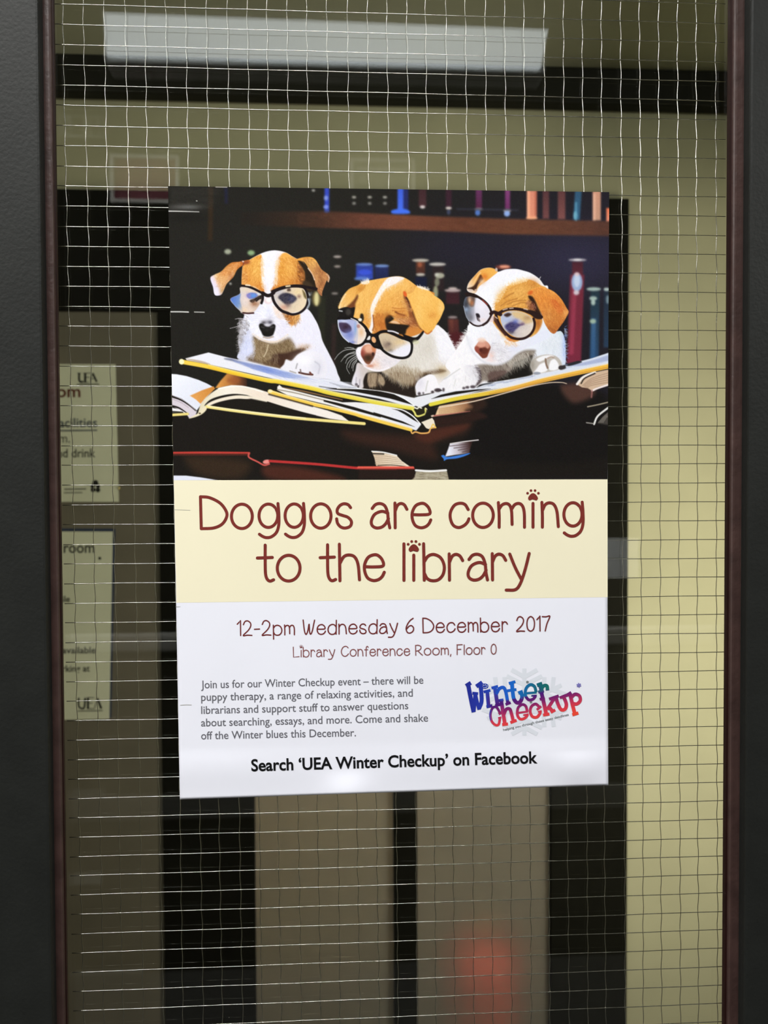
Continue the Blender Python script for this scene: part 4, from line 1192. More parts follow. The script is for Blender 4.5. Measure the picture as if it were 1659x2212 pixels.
    oval(A((770, 662))[0], 9, 7.6, (230, 214, 220), 2); oval(A((775, 655))[0], 5, 4.5, (250, 244, 244), 2)
    glow(A((745, 915))[0], 11, (150, 146, 158), 0.8, Mc, 5); glow(A((715, 925))[0], 5, (70, 66, 72), 0.8, Mc, 3.4); glow(A((795, 920))[0], 5, (74, 70, 80), 0.85, Mc, 4)
    poly(A((660, 955), (676, 934), (706, 936), (740, 960), (775, 966), (806, 950), (834, 940), (856, 955), (856, 990), (842, 1040), (826, 1072), (790, 1090), (740, 1090), (708, 1074), (686, 1030), (666, 990)), (25, 23, 21), 2.0, pid=PUP1)
    glow(A((765, 958))[0], 6.5, (196, 192, 204), 0.9, Mc, 2.6); glow(A((760, 1010))[0], 8, (40, 38, 38), 0.8, None, 4); stroke(A((690, 975), (720, 985)), 2, (64, 62, 64), 1.6); stroke(A((800, 985), (832, 975)), 2, (64, 62, 64), 1.6)
    stroke(A((712, 1096), (768, 1108), (830, 1092)), 2.2, (150, 124, 98), 1.8, a=0.8)
    for p in ([(500, 885), (430, 872), (375, 882)], [(510, 905), (450, 905), (400, 940)], [(520, 945), (440, 960), (315, 992)], [(520, 980), (460, 1000), (440, 1040)], [(985, 915), (1010, 905), (1030, 908)], [(990, 940), (1030, 945)], [(530, 860), (480, 820), (440, 800)]):
        stroke(A(*p), 1.6, (196, 190, 196), 1, w1=0.7)
    fur(A((440, 950), (530, 880), (540, 1000), (470, 1080)), 140, 12, 200, [(230, 230, 240), (170, 168, 176), (110, 104, 104)], 0.75, 30)
    # spectacles: lenses
    ll = A((436, 505), (520, 500), (600, 530), (690, 580), (690, 650), (660, 720), (590, 800), (470, 806), (420, 770), (370, 720), (320, 640), (430, 580))
    poly(ll, ramp((A((440, 640))[0], (206, 198, 200)), (A((560, 650))[0], (224, 204, 192)), (A((690, 650))[0], (206, 190, 178))), 1.2, pid=SPEC1)
    Ml = mask_of(ll, 1)
    poly(A((320, 640), (385, 605), (440, 575), (435, 650), (450, 720), (470, 790), (390, 740)), ramp((A((330, 640))[0], (84, 120, 204)), (A((440, 680))[0], (120, 150, 196))), 1.8, clip=Ml)
    glow(A((480, 770))[0], 10, (232, 206, 176), 0.9, Ml, 8); glow(A((500, 530))[0], 12, (220, 206, 184), 0.9, Ml, 6); glow(A((500, 640))[0], 8, (230, 214, 210), 0.8, Ml, 14)
    poly(A((515, 590), (560, 565), (620, 570), (650, 590), (620, 625), (560, 640), (530, 625)), (96, 122, 200), 1.8); glow(A((530, 600))[0], 5, (136, 116, 190), 0.7, Ml); oval(A((595, 600))[0], 5, 4, (92, 140, 216), 1.5)
    poly(A((550, 660), (610, 630), (690, 590), (690, 640), (640, 650), (590, 690)), (40, 32, 30), 2, clip=Ml); glow(A((610, 700))[0], 9, (150, 100, 70), 0.85, Ml, 6); oval(A((660, 580))[0], 5, 3, (205, 214, 226), 1.5, 0.7)
    fur(A((440, 520), (680, 590), (590, 790), (460, 780)), 220, 8, 100, [(240, 224, 206), (190, 160, 140)], 0.16, 30, Ml)
    rl = A((834, 600), (850, 562), (900, 535), (960, 520), (1040, 506), (1110, 505), (1190, 522), (1225, 600), (1230, 660), (1210, 730), (1150, 785), (1050, 806), (975, 802), (905, 735), (860, 670))
    poly(rl, ramp((A((860, 600))[0], (206, 198, 196)), (A((1000, 650))[0], (214, 196, 176)), (A((1200, 700))[0], (230, 212, 182))), 1.2, pid=SPEC1)
    Mr = mask_of(rl, 1)
    glow(A((1130, 560))[0], 14, (232, 208, 160), 0.8, Mr, 8); glow(A((900, 560))[0], 10, (190, 186, 194), 0.9, Mr, 6)
    poly(A((890, 620), (940, 575), (1010, 570), (1080, 600), (1110, 640), (1060, 690), (990, 710), (935, 670)), (44, 42, 60), 3, clip=Mr); glow(A((1050, 640))[0], 8, (62, 64, 96), 0.8, Mr, 6)
    poly(A((1000, 520), (1030, 512), (1040, 545), (1000, 548)), (90, 70, 60), 2, clip=Mr); glow(A((1140, 610))[0], 4, (130, 100, 90), 0.8, Mr); glow(A((960, 740))[0], 9, (206, 150, 130), 0.8, Mr, 6); glow(A((1010, 715))[0], 6, (110, 90, 90), 0.7, Mr, 5)
    poly(A((1180, 530), (1228, 590), (1228, 640), (1200, 620), (1185, 570)), (110, 96, 60), 2.4, clip=Mr)
    fur(A((860, 580), (1100, 520), (1210, 650), (1050, 790), (920, 700)), 260, 8, 130, [(240, 224, 196), (180, 160, 140), (214, 196, 170)], 0.16, 35, Mr)
    # spectacles: frame
    FR = (30, 22, 24)
    stroke(A((452, 482), (520, 490), (590, 515), (660, 550), (705, 575)), 5, FR, 1, pid=SPEC1)
    stroke(A((705, 570), (740, 592), (770, 600), (805, 590), (835, 560)), 7.5, FR, 1, pid=SPEC1)
    stroke(A((705, 580), (705, 640), (690, 690)), 5.5, FR, 1.1, pid=SPEC1); stroke(A((815, 585), (835, 660), (870, 720), (930, 780), (1010, 812)), 6, FR, 1.1, pid=SPEC1)
    stroke(A((835, 575), (860, 545), (940, 515), (1040, 492), (1140, 492), (1205, 512), (1238, 580), (1245, 650), (1222, 735), (1155, 800), (1070, 825), (1000, 810)), 5.2, FR, 1, pid=SPEC1)
    stroke(A((820, 550), (940, 505), (1060, 485), (1160, 485), (1240, 500), (1345, 520)), 6, FR, 1.2, pid=SPEC1)
    stroke(A((470, 806), (530, 812), (595, 808)), 3.6, (70, 40, 40), 1, pid=SPEC1); stroke(A((660, 640), (630, 665)), 3, FR, 1.2)
    stroke(A((505, 474), (550, 478)), 3, (232, 214, 190), 1.2); stroke(A((985, 490), (1030, 484)), 3.2, (226, 206, 170), 1.2)
    stroke(A((1250, 640), (1260, 700), (1235, 750)), 3, (150, 160, 170), 1.3)


def paint_puppy_two():
    C_ = Z(710, 580); D = Z(710, 700)
    body = D((430, 480), (640, 300), (860, 200), (1000, 140), (1120, 90), (1200, 60), (1290, 10), (1340, 40), (1400, 95), (1450, 180), (1490, 260), (1525, 325), (1600, 380), (1680, 460), (1659, 540), (1400, 640), (1320, 760), (1300, 810),
             (1060, 850), (1010, 880), (820, 835), (640, 800), (400, 770), (340, 750), (280, 720), (290, 650), (330, 540), (350, 470))
    poly(body, ramp((D((600, 600))[0], (196, 188, 176)), (D((1000, 350))[0], (222, 218, 210)), (D((1300, 300))[0], (236, 234, 238)), (D((1560, 450))[0], (240, 240, 250))), 1.5, pid=PUP2)
    C = mask_of(body, 1.2)
    glow(D((1180, 280))[0], 22, (202, 196, 186), 0.8, C, 26); glow(D((1350, 560))[0], 18, (196, 176, 140), 0.9, C, 16); glow(D((950, 470))[0], 20, (206, 202, 196), 0.7, C, 16); glow(D((1360, 230))[0], 14, (242, 242, 250), 0.9, C, 30)
    poly(D((640, 560), (860, 520), (1100, 560), (1260, 560), (1200, 620), (1100, 640), (1000, 700), (880, 720), (740, 640)), (150, 130, 106), 7, clip=C, a=0.85)
    poly(D((420, 610), (480, 580), (620, 570), (680, 600), (760, 640), (880, 705), (1000, 690), (1120, 610), (1220, 590), (1110, 650), (1050, 720), (1035, 790), (1045, 880), (900, 860), (700, 810), (420, 775), (405, 700)), (38, 31, 26), 3, clip=C)
    poly(D((980, 650), (1100, 590), (1230, 555), (1320, 540), (1400, 560), (1300, 590), (1180, 600), (1080, 660), (1020, 740), (940, 720)), (92, 68, 46), 4, clip=C, a=0.8)
    fur(D((640, 545), (860, 470), (1120, 540), (960, 690), (860, 680), (720, 610)), 700, 14, 88, [(214, 206, 188), (150, 130, 104), (232, 226, 214), (172, 158, 136)], 0.55, 10, C, curl=0.15)
    fur(D((720, 590), (860, 560), (1020, 600), (940, 690), (830, 660)), 260, 14, 88, [(190, 176, 150), (110, 88, 66), (140, 120, 96)], 0.6, 8, curl=0.12)
    fur(D((860, 440), (1000, 230), (1240, 110), (1300, 500), (1100, 540)), 1200, 12, 75, [(232, 228, 222), (198, 192, 182), (222, 216, 206)], 0.5, 22, C)
    fur(D((1260, 60), (1400, 110), (1520, 330), (1560, 480), (1350, 450)), 500, 12, 60, [(248, 248, 254), (228, 228, 240)], 0.5, 18, C)
    fur(D((1390, 90), (1440, 180), (1490, 280), (1530, 330), (1500, 320), (1420, 200)), 120, 8, 20, [(240, 240, 248)], 0.8, 25, pid=PUP2)
    # paws
    p1 = D((345, 465), (430, 500), (475, 540), (440, 600), (412, 680), (415, 752), (380, 768), (350, 745), (300, 735), (276, 705), (290, 640), (320, 560))
    poly(p1, ramp((D((300, 650))[0], (226, 224, 236)), (D((420, 620))[0], (206, 196, 194))), 1.8, pid=PUP2)
    stroke(D((330, 640), (325, 720)), 2, (180, 176, 186), 1.3); stroke(D((372, 660), (368, 745)), 2, (170, 164, 172), 1.3); oval(D((330, 722))[0], 3, 3, (110, 104, 112), 1.3); oval(D((352, 745))[0], 2, 3, (80, 74, 80), 1.2)
    poly(D((468, 600), (520, 580), (600, 590), (645, 630), (672, 690), (655, 735), (620, 720), (590, 690), (575, 735), (540, 745), (500, 755), (470, 720)), ramp((D((480, 660))[0], (150, 130, 108)), (D((640, 680))[0], (160, 142, 118))), 2.5, pid=PUP2)
    stroke(D((590, 600), (580, 680), (575, 740)), 4, (60, 46, 36), 1.6); stroke(D((505, 640), (500, 720)), 2.4, (110, 92, 74), 1.5); fur(D((480, 600), (640, 610), (650, 700), (490, 730)), 200, 9, 95, [(196, 178, 150), (100, 80, 62), (170, 150, 124)], 0.5, 8, curl=0.1)
    p2 = D((1035, 745), (1060, 690), (1110, 645), (1200, 602), (1260, 615), (1290, 660), (1310, 720), (1340, 780), (1300, 806), (1200, 822), (1060, 852), (1045, 800))
    poly(p2, ramp((D((1050, 760))[0], (232, 230, 240)), (D((1200, 700))[0], (242, 240, 246))), 1.6, pid=PUP2)
    stroke(D((1185, 680), (1170, 740), (1160, 800)), 2.4, (206, 206, 204), 1.6); glow(D((1100, 700))[0], 8, (216, 214, 226), 0.7, None, 10)
    for q, w, h in (((1082, 832), 4, 4), ((1130, 826), 2, 2.4), ((1240, 812), 4, 3), ((1300, 790), 9, 4.5), ((1373, 782), 3.2, 4)):
        oval(D(q)[0], w * 0.8, h * 0.85, (64, 54, 58), 2.4, 0.9)
    # head
    head = C_((120, 480), (140, 400), (190, 310), (250, 242), (340, 205), (400, 165), (480, 145), (560, 130), (680, 110), (800, 94), (880, 100), (960, 140), (1050, 205), (1120, 225), (1190, 262), (1260, 320), (1000, 500), (1080, 700), (1120, 760), (900, 830), (620, 790),
              (500, 790), (420, 690), (300, 600), (305, 500), (240, 480))
    poly(head, ramp((C_((300, 300))[0], (234, 182, 98)), (C_((700, 300))[0], (238, 184, 98)), (C_((800, 700))[0], (206, 134, 62))), 1.3, pid=PUP2)
    Hc = mask_of(head, 1)
    glow(C_((430, 330))[0], 16, (240, 194, 110), 0.9, Hc, 26); glow(C_((610, 600))[0], 14, (198, 118, 50), 0.9, Hc, 22); glow(C_((440, 620))[0], 7, (196, 120, 50), 0.8, Hc, 14); glow(C_((900, 200))[0], 20, (244, 196, 112), 0.8, Hc, 14); glow(C_((700, 440))[0], 20, (228, 160, 74), 0.7, Hc, 16)
    glow(C_((980, 640))[0], 14, (150, 84, 50), 0.9, Hc, 12); glow(C_((1000, 740))[0], 9, (206, 130, 60), 0.9, Hc, 7); glow(C_((360, 530))[0], 9, (246, 204, 124), 0.8, Hc, 10)
    hl = [(250, 206, 124), (212, 144, 64), (240, 184, 98), (226, 164, 78)]
    fur(C_((340, 400), (480, 170), (660, 130), (500, 480), (420, 660), (310, 580)), 1300, 10, 105, hl, 0.55, 20, Hc)
    fur(C_((680, 240), (880, 120), (1040, 220), (980, 330), (960, 560), (720, 600), (560, 600)), 1900, 10, 115, hl, 0.55, 22, Hc)
    fur(C_((560, 540), (680, 560), (680, 740), (540, 740)), 400, 9, 100, [(180, 100, 40), (224, 150, 74), (160, 84, 36)], 0.6, 15, Hc)
    # ear on the left
    le = C_((122, 482), (138, 405), (180, 318), (250, 245), (345, 204), (430, 178), (440, 220), (390, 275), (335, 320), (270, 372), (210, 452), (170, 480))
    poly(le, ramp((C_((140, 440))[0], (240, 206, 150)), (C_((230, 320))[0], (234, 180, 96)), (C_((400, 210))[0], (214, 150, 66))), 1.3, pid=PUP2)
    poly(C_((205, 470), (290, 385), (340, 315), (352, 345), (320, 420), (312, 480), (250, 490)), (112, 64, 36), 3)
    stroke(C_((135, 470), (150, 395), (200, 310)), 2.6, (246, 224, 190), 1.6); glow(C_((380, 245))[0], 7, (196, 128, 54), 0.7, None, 5); fur(C_((150, 440), (200, 320), (360, 220), (280, 350)), 300, 9, 125, hl, 0.5, 20)
    fur(C_((400, 170), (480, 145), (480, 170), (420, 190)), 60, 7, 230, [(248, 240, 236)], 0.8, 30, pid=PUP2)
    # white blaze
    bz = C_((720, 108), (800, 92), (900, 112), (860, 140), (800, 180), (700, 226), (640, 290), (600, 360), (560, 440), (530, 520), (528, 600), (532, 690), (512, 775), (484, 745), (500, 680), (512, 600), (500, 500), (520, 410), (570, 310), (620, 220), (670, 150))
    poly(bz, (240, 238, 246), 1.8, clip=Hc)
    fur(bz, 450, 10, 115, [(250, 250, 255), (226, 222, 232), (240, 214, 180)], 0.5, 15, Hc)
    fur(C_((740, 180), (640, 250), (560, 400), (520, 520), (500, 480), (560, 330), (640, 200)), 160, 7, 60, [(246, 222, 180), (248, 244, 246)], 0.6, 25, Hc)
    stroke(C_((530, 560), (540, 680), (525, 740)), 2.4, (150, 84, 40), 1.6, clip=Hc)
    # brow folds and eye
    for p in ([(760, 470), (830, 480), (930, 478)], [(790, 520), (850, 545), (930, 560)], [(820, 545), (880, 560), (905, 572)], [(760, 500), (830, 510), (900, 505)], [(740, 560), (800, 580), (900, 610)]):
        stroke(C_(*p), 2.2, (196, 124, 58), 1.6, clip=Hc)
    stroke(C_((800, 520), (850, 545), (905, 560)), 3, (120, 66, 34), 1.8, clip=Hc)
    poly(C_((905, 290), (930, 340), (960, 420), (1000, 520), (1050, 640), (1080, 700), (1000, 640), (960, 560), (940, 470), (915, 400), (895, 340)), (140, 80, 44), 3)
    stroke(C_((915, 320), (950, 390), (975, 470)), 3.2, (70, 38, 26), 1.8); fur(C_((900, 380), (960, 400), (1000, 520), (920, 480)), 140, 8, 185, [(244, 206, 140), (170, 104, 56)], 0.4, 14, Hc, curl=0.15)
    poly(C_((675, 600), (720, 556), (780, 590), (750, 630), (720, 650), (800, 660), (900, 668), (965, 680), (930, 730), (900, 790), (760, 760), (700, 735), (680, 680)), (32, 26, 20), 2.5)
    poly(C_((735, 640), (790, 622), (850, 660), (780, 655)), (226, 186, 146), 1.6); poly(C_((800, 600), (900, 600), (960, 650), (880, 660)), (206, 150, 98), 3, a=0.8)
    fur(C_((760, 560), (940, 560), (1040, 680), (960, 680), (800, 610)), 220, 9, 20, [(236, 190, 130), (110, 60, 36), (190, 120, 70)], 0.4, 12, curl=0.15)
    glow(C_((700, 560))[0], 8, (150, 84, 36), 0.6, Hc, 7); glow(C_((860, 560))[0], 12, (176, 104, 52), 0.6, Hc, 6); glow(C_((640, 680))[0], 7, (176, 98, 40), 0.6, Hc, 12)
    # ear on the right
    re_ = C_((905, 290), (960, 305), (1010, 280), (1050, 215), (1120, 222), (1190, 258), (1260, 320), (1330, 368), (1370, 415), (1382, 470), (1365, 520), (1330, 600), (1290, 665), (1250, 730), (1190, 782), (1140, 750), (1090, 700), (1055, 630), (1030, 560), (1000, 480), (970, 390), (930, 330))
    poly(re_, ramp((C_((1000, 300))[0], (240, 186, 96)), (C_((1180, 450))[0], (238, 184, 92)), (C_((1200, 760))[0], (234, 172, 78))), 1.3, pid=PUP2)
    Rc = mask_of(re_, 1)
    glow(C_((1240, 560))[0], 9, (212, 136, 56), 0.85, Rc, 9); glow(C_((1120, 350))[0], 20, (246, 200, 114), 0.7, Rc, 14); glow(C_((1340, 480))[0], 6, (246, 212, 140), 0.8, Rc, 14); glow(C_((1080, 560))[0], 8, (246, 206, 124), 0.7, Rc, 24)
    fur(re_, 1700, 8, 70, [(250, 204, 118), (222, 158, 70), (240, 184, 94), (246, 196, 108)], 0.45, 28, Rc)
    stroke(C_((1130, 745), (1180, 780), (1230, 748)), 2.6, (196, 110, 50), 1.5); oval(C_((912, 305))[0], 3.6, 6.5, (216, 96, 42), 1.8, rot=-20); fur(C_((1060, 210), (1180, 250), (1190, 262), (1070, 225)), 70, 6, 300, [(244, 236, 230)], 0.8, 40, pid=PUP2)
    stroke(C_((1000, 490), (1040, 600), (1080, 690), (1130, 745)), 2, (196, 130, 62), 1.5)
    # muzzle
    mz = D((330, 300), (380, 250), (450, 228), (520, 236), (580, 290), (660, 320), (760, 380), (860, 410), (830, 460), (770, 505), (690, 545), (600, 566), (500, 552), (420, 500), (350, 420), (326, 350))
    poly(mz, ramp((D((380, 400))[0], (240, 238, 248)), (D((600, 420))[0], (232, 222, 224)), (D((800, 440))[0], (228, 224, 232))), 1.8, pid=PUP2)
    Mc = mask_of(mz, 1.5)
    glow(D((560, 480))[0], 10, (232, 190, 166), 0.8, Mc, 9); glow(D((520, 500))[0], 6, (206, 150, 130), 0.7, Mc, 4); glow(D((690, 440))[0], 16, (220, 214, 222), 0.8, Mc, 10)
    fur(mz, 500, 9, 30, [(248, 246, 252), (212, 206, 214), (236, 226, 226)], 0.45, 30, Mc)
    stroke(D((430, 505), (520, 548), (620, 556), (720, 520)), 3, (244, 240, 248), 1.8)
    ns = D((385, 325), (400, 280), (430, 250), (480, 240), (530, 258), (560, 300), (560, 345), (540, 400), (510, 450), (480, 482), (440, 465), (405, 410), (385, 365))
    poly(ns, ramp((D((460, 240))[0], (214, 156, 128)), (D((470, 330))[0], (196, 130, 106)), (D((470, 390))[0], (100, 58, 44)), (D((480, 480))[0], (150, 88, 64))), 1.8)
    Nc = mask_of(ns, 1)
    oval(D((480, 300))[0], 9, 8, (230, 180, 154), 3, 0.8); oval(D((540, 290))[0], 5, 7, (206, 130, 84), 2.5, 0.8); glow(D((405, 350))[0], 5, (146, 66, 60), 0.9, Nc, 9); glow(D((475, 410))[0], 9, (58, 44, 30), 0.9, Nc, 8); oval(D((530, 360))[0], 3, 4, (60, 36, 30), 1.6)
    glow(D((490, 500))[0], 7, (190, 110, 74), 0.7, Mc, 3)
    for p in ([(320, 300), (200, 310), (120, 360), (70, 425)], [(310, 330), (210, 370), (145, 450)], [(320, 360), (230, 410), (200, 470)], [(330, 380), (250, 440), (215, 520), (250, 595)], [(335, 400), (270, 450), (240, 520)], [(340, 420), (290, 470), (275, 530)],
              [(300, 290), (240, 280), (190, 290)], [(335, 440), (300, 490), (290, 560)], [(325, 345), (240, 360), (190, 400)]):
        stroke(D(*p), 1.5, (206, 206, 206), 0.9, w1=0.8, a=0.85)
    # spectacles
    poly(C_((122, 488), (200, 460), (260, 470), (312, 466), (305, 540), (300, 585), (370, 600), (280, 595), (180, 612), (115, 610), (128, 540)), (26, 23, 22), 1.4, pid=SPEC2)
    stroke(C_((128, 505), (160, 510)), 2.6, (180, 180, 186), 1.3); oval(C_((235, 520))[0], 6, 7, (70, 66, 62), 3, 0.7)
    poly(C_((380, 545), (410, 545), (420, 600), (400, 640), (375, 600)), (40, 32, 24), 2)
    ll = C_((112, 615), (200, 612), (280, 606), (350, 640), (410, 690), (448, 760), (440, 830), (405, 890), (345, 908), (250, 888), (170, 815), (125, 720))
    poly(ll, ramp((C_((150, 720))[0], (160, 168, 212)), (C_((300, 760))[0], (176, 182, 220)), (C_((345, 760))[0], (226, 212, 204)), (C_((440, 780))[0], (232, 222, 214))), 1.2, pid=SPEC2)
    Ml = mask_of(ll, 1)
    poly(C_((122, 650), (200, 645), (262, 690), (270, 740), (230, 770), (170, 760), (130, 710)), (70, 56, 84), 2.2, clip=Ml); glow(C_((205, 700))[0], 6, (48, 30, 44), 0.8, Ml, 5); glow(C_((250, 790))[0], 10, (112, 128, 196), 0.8, Ml, 10); glow(C_((180, 630))[0], 9, (206, 212, 240), 0.8, Ml, 3)
    stroke(C_((330, 680), (345, 760), (330, 900)), 2.4, (196, 196, 214), 1.6, clip=Ml); oval(C_((355, 690))[0], 4, 4, (160, 100, 90), 1.8, 0.7); glow(C_((390, 760))[0], 6, (226, 186, 140), 0.8, Ml, 10); glow(C_((290, 880))[0], 6, (110, 124, 190), 0.7, Ml, 3); glow(C_((320, 720))[0], 3, (120, 160, 210), 0.7, Ml, 14)
    rl = C_((598, 795), (660, 772), (740, 788), (820, 825), (900, 858), (965, 900), (985, 950), (970, 1010), (930, 1045), (870, 1055), (790, 1035), (710, 1005), (650, 945), (615, 870))
    poly(rl, ramp((C_((700, 800))[0], (204, 186, 158)), (C_((790, 920))[0], (208, 188, 160)), (C_((840, 970))[0], (226, 222, 226)), (C_((900, 1050))[0], (236, 234, 244))), 1.2, pid=SPEC2)
    Mr = mask_of(rl, 1)
    poly(C_((680, 1000), (800, 970), (900, 920), (985, 900), (985, 1000), (900, 1060), (760, 1030)), (232, 232, 244), 2.5, clip=Mr)
    glow(C_((690, 920))[0], 11, (132, 114, 104), 0.8, Mr, 10); glow(C_((720, 900))[0], 5, (96, 82, 78), 0.7, Mr, 3.5); glow(C_((860, 880))[0], 14, (222, 196, 150), 0.8, Mr, 6); glow(C_((740, 980))[0], 6, (90, 84, 80), 0.5, Mr, 4)
    fur(C_((620, 810), (900, 870), (800, 970), (680, 980)), 220, 8, 80, [(230, 212, 180), (150, 132, 112)], 0.16, 30, Mr)
    FR = (22, 19, 19)
    stroke(C_((115, 596), (200, 592), (280, 596), (350, 625), (420, 680), (466, 745), (470, 800), (440, 860), (400, 905), (345, 925), (290, 915), (230, 890)), 5.6, FR, 1, pid=SPEC2)
    stroke(C_((112, 620), (122, 715), (165, 810), (240, 880)), 1.8, (214, 220, 236), 1)
    stroke(C_((455, 740), (500, 790), (545, 798), (590, 780)), 7, FR, 1.1, pid=SPEC2)
    stroke(C_((580, 800), (590, 870), (625, 950), (690, 1010), (780, 1055), (880, 1070), (950, 1050), (985, 1000), (995, 930), (985, 880), (940, 840)), 5.4, FR, 1, pid=SPEC2)
    stroke(C_((575, 790), (620, 760), (690, 752), (770, 780), (850, 815), (930, 845), (1000, 870)), 6.5, FR, 1, pid=SPEC2)
    poly(C_((880, 785), (940, 800), (1010, 822), (1060, 812), (1125, 745), (1135, 770), (1075, 850), (1020, 875), (940, 860)), FR, 1.2, pid=SPEC2)
    stroke(C_((710, 745), (770, 752), (830, 775)), 3, (220, 220, 232), 1.2)
    oval(C_((540, 860))[0], 6.6, 9.5, FR, 1.2, rot=-20); oval(C_((538, 852))[0], 4.6, 6.8, (226, 170, 120), 1.2, rot=-20); stroke(C_((455, 860), (500, 880), (545, 930), (600, 945)), 5.5, FR, 1.2, pid=SPEC2)
    poly(C_((455, 850), (480, 808), (498, 812), (490, 850)), (226, 226, 226), 1.3); stroke(C_((455, 870), (500, 862)), 4, FR, 1.2)
    stroke(C_((268, 598), (320, 620), (350, 640)), 2, (214, 214, 224), 1)
    oval(C_((1040, 880))[0], 7, 5, (206, 206, 170), 2.4, 0.7); oval(C_((375, 612))[0], 4, 3.4, (236, 232, 220), 1.6)


def paint_puppy_three():
    E_ = Z(980, 560); F = Z(930, 680)
    body = F((290, 440), (340, 370), (400, 280), (440, 200), (470, 110), (740, 70), (1300, 60), (1480, 190), (1560, 200), (1600, 280), (1612, 420), (1610, 580), (1560, 650), (1480, 680), (1230, 722), (1000, 765), (740, 805), (600, 830), (545, 865), (400, 890), (170, 912), (110, 860), (150, 780), (240, 700), (180, 600))
    poly(body, ramp((F((300, 500))[0], (244, 243, 249)), (F((800, 400))[0], (240, 241, 250)), (F((1550, 400))[0], (224, 232, 246))), 1.4, pid=PUP3)
    C = mask_of(body, 1.2)
    glow(F((1450, 350))[0], 24, (216, 224, 232), 0.8, C, 20); glow(F((1600, 350))[0], 6, (150, 176, 236), 0.9, C, 40); glow(F((1560, 200))[0], 10, (204, 220, 226), 0.8, C, 12); glow(F((1300, 300))[0], 26, (230, 234, 246), 0.8, C, 12)
    fur(F((300, 450), (450, 220), (560, 480), (560, 640), (340, 640)), 800, 12, 110, [(252, 252, 255), (228, 228, 236), (242, 240, 246)], 0.5, 20, C)
    fur(F((1300, 300), (1560, 240), (1600, 560), (1560, 640), (1400, 460)), 500, 12, 80, [(236, 240, 250), (206, 214, 226)], 0.5, 20, C)
    fur(F((300, 430), (350, 340), (420, 230), (440, 190), (470, 200), (400, 330)), 130, 9, 200, [(246, 246, 250)], 0.8, 25, pid=PUP3)
    fur(F((1590, 160), (1612, 200), (1615, 560), (1600, 560)), 70, 7, 20, [(206, 220, 246), (120, 150, 226)], 0.7, 30, pid=PUP3)
    # under the chin
    poly(F((555, 615), (640, 590), (800, 600), (930, 545), (1010, 482), (1120, 425), (1240, 420), (1250, 450), (1215, 510), (1190, 600), (1212, 712), (1000, 765), (740, 806), (640, 790), (555, 835), (590, 720)), (140, 130, 120), 4.5, clip=C)
    poly(F((640, 620), (850, 610), (1000, 525), (1150, 462), (1210, 480), (1170, 540), (1020, 640), (850, 700), (700, 760), (620, 720)), (118, 106, 98), 5, clip=C, a=0.8)
    poly(F((1000, 570), (1110, 530), (1220, 480), (1200, 560), (1190, 620), (1215, 712), (1000, 765), (740, 806), (690, 790), (840, 720), (960, 660)), (26, 24, 21), 2.5, clip=C)
    fur(F((640, 600), (980, 520), (1150, 440), (1260, 470), (1060, 580), (900, 690), (680, 740)), 900, 12, 65, [(206, 200, 190), (110, 98, 90), (84, 72, 66), (170, 162, 152)], 0.5, 12, C, curl=0.2)
    fur(F((900, 560), (1000, 500), (1160, 430), (1150, 520), (1020, 600)), 150, 14, 75, [(222, 220, 210), (196, 190, 178)], 0.55, 10, curl=0.15)
    poly(F((700, 690), (880, 660), (900, 700), (780, 780), (700, 790)), (84, 62, 58), 4, a=0.7)
    # near arm with its toes
    arm = F((100, 850), (150, 780), (240, 705), (340, 640), (440, 600), (540, 620), (585, 690), (600, 760), (560, 835), (480, 858), (370, 880), (250, 895), (165, 912))
    poly(arm, ramp((F((150, 840))[0], (238, 237, 243)), (F((400, 750))[0], (243, 242, 247)), (F((580, 740))[0], (206, 204, 216))), 1.6, pid=PUP3)
    Ac = mask_of(arm, 1)
    stroke(F((170, 770), (260, 705), (350, 645)), 2, (206, 206, 208), 1.6); stroke(F((300, 770), (280, 850)), 2, (214, 214, 212), 1.6); stroke(F((420, 740), (415, 800)), 2, (212, 212, 216), 1.6)
    poly(F((540, 620), (585, 640), (610, 720), (605, 790), (565, 840), (530, 850), (575, 770), (560, 690)), (70, 58, 62), 2.6, a=0.9); fur(F((500, 600), (560, 620), (570, 760), (520, 740)), 150, 8, 40, [(246, 246, 250), (150, 144, 152)], 0.6, 25)
    fur(F((180, 780), (440, 620), (540, 650), (540, 820), (300, 870)), 500, 12, 100, [(252, 252, 255), (224, 222, 230)], 0.45, 18, Ac)
    for q, w, h in (((95, 900), 8, 4), ((155, 894), 3, 4.5), ((398, 876), 4, 3), ((440, 866), 5, 3.5), ((505, 860), 7, 4), ((25, 920), 2.4, 2.2)):
        oval(F(q)[0], w * 0.8, h * 0.8, (62, 52, 58), 2.4, 0.9)
    # far paw
    pw = F((1196, 600), (1215, 545), (1260, 505), (1340, 480), (1420, 475), (1500, 495), (1555, 550), (1570, 620), (1530, 655), (1470, 672), (1350, 695), (1250, 716), (1220, 690))
    poly(pw, (188, 182, 176), 1.6, pid=PUP3)
    poly(F((1265, 530), (1340, 492), (1430, 482), (1470, 500), (1380, 530), (1300, 560)), (240, 240, 244), 2); poly(F((1270, 640), (1310, 590), (1380, 570), (1400, 640), (1370, 680), (1270, 700), (1230, 690)), (242, 242, 248), 2.2); poly(F((1430, 560), (1480, 530), (1525, 580), (1530, 640), (1470, 665), (1415, 650)), (242, 242, 248), 2)
    stroke(F((1375, 530), (1380, 580), (1398, 635)), 4, (130, 106, 90), 1.6); stroke(F((1400, 520), (1440, 505), (1470, 510)), 3, (170, 150, 136), 1.6); oval(F((1270, 698))[0], 8, 3, (150, 156, 170), 1.8); oval(F((1555, 632))[0], 5, 4.5, (60, 52, 54), 1.8); glow(F((1215, 600))[0], 6, (150, 144, 134), 0.8, None, 14)
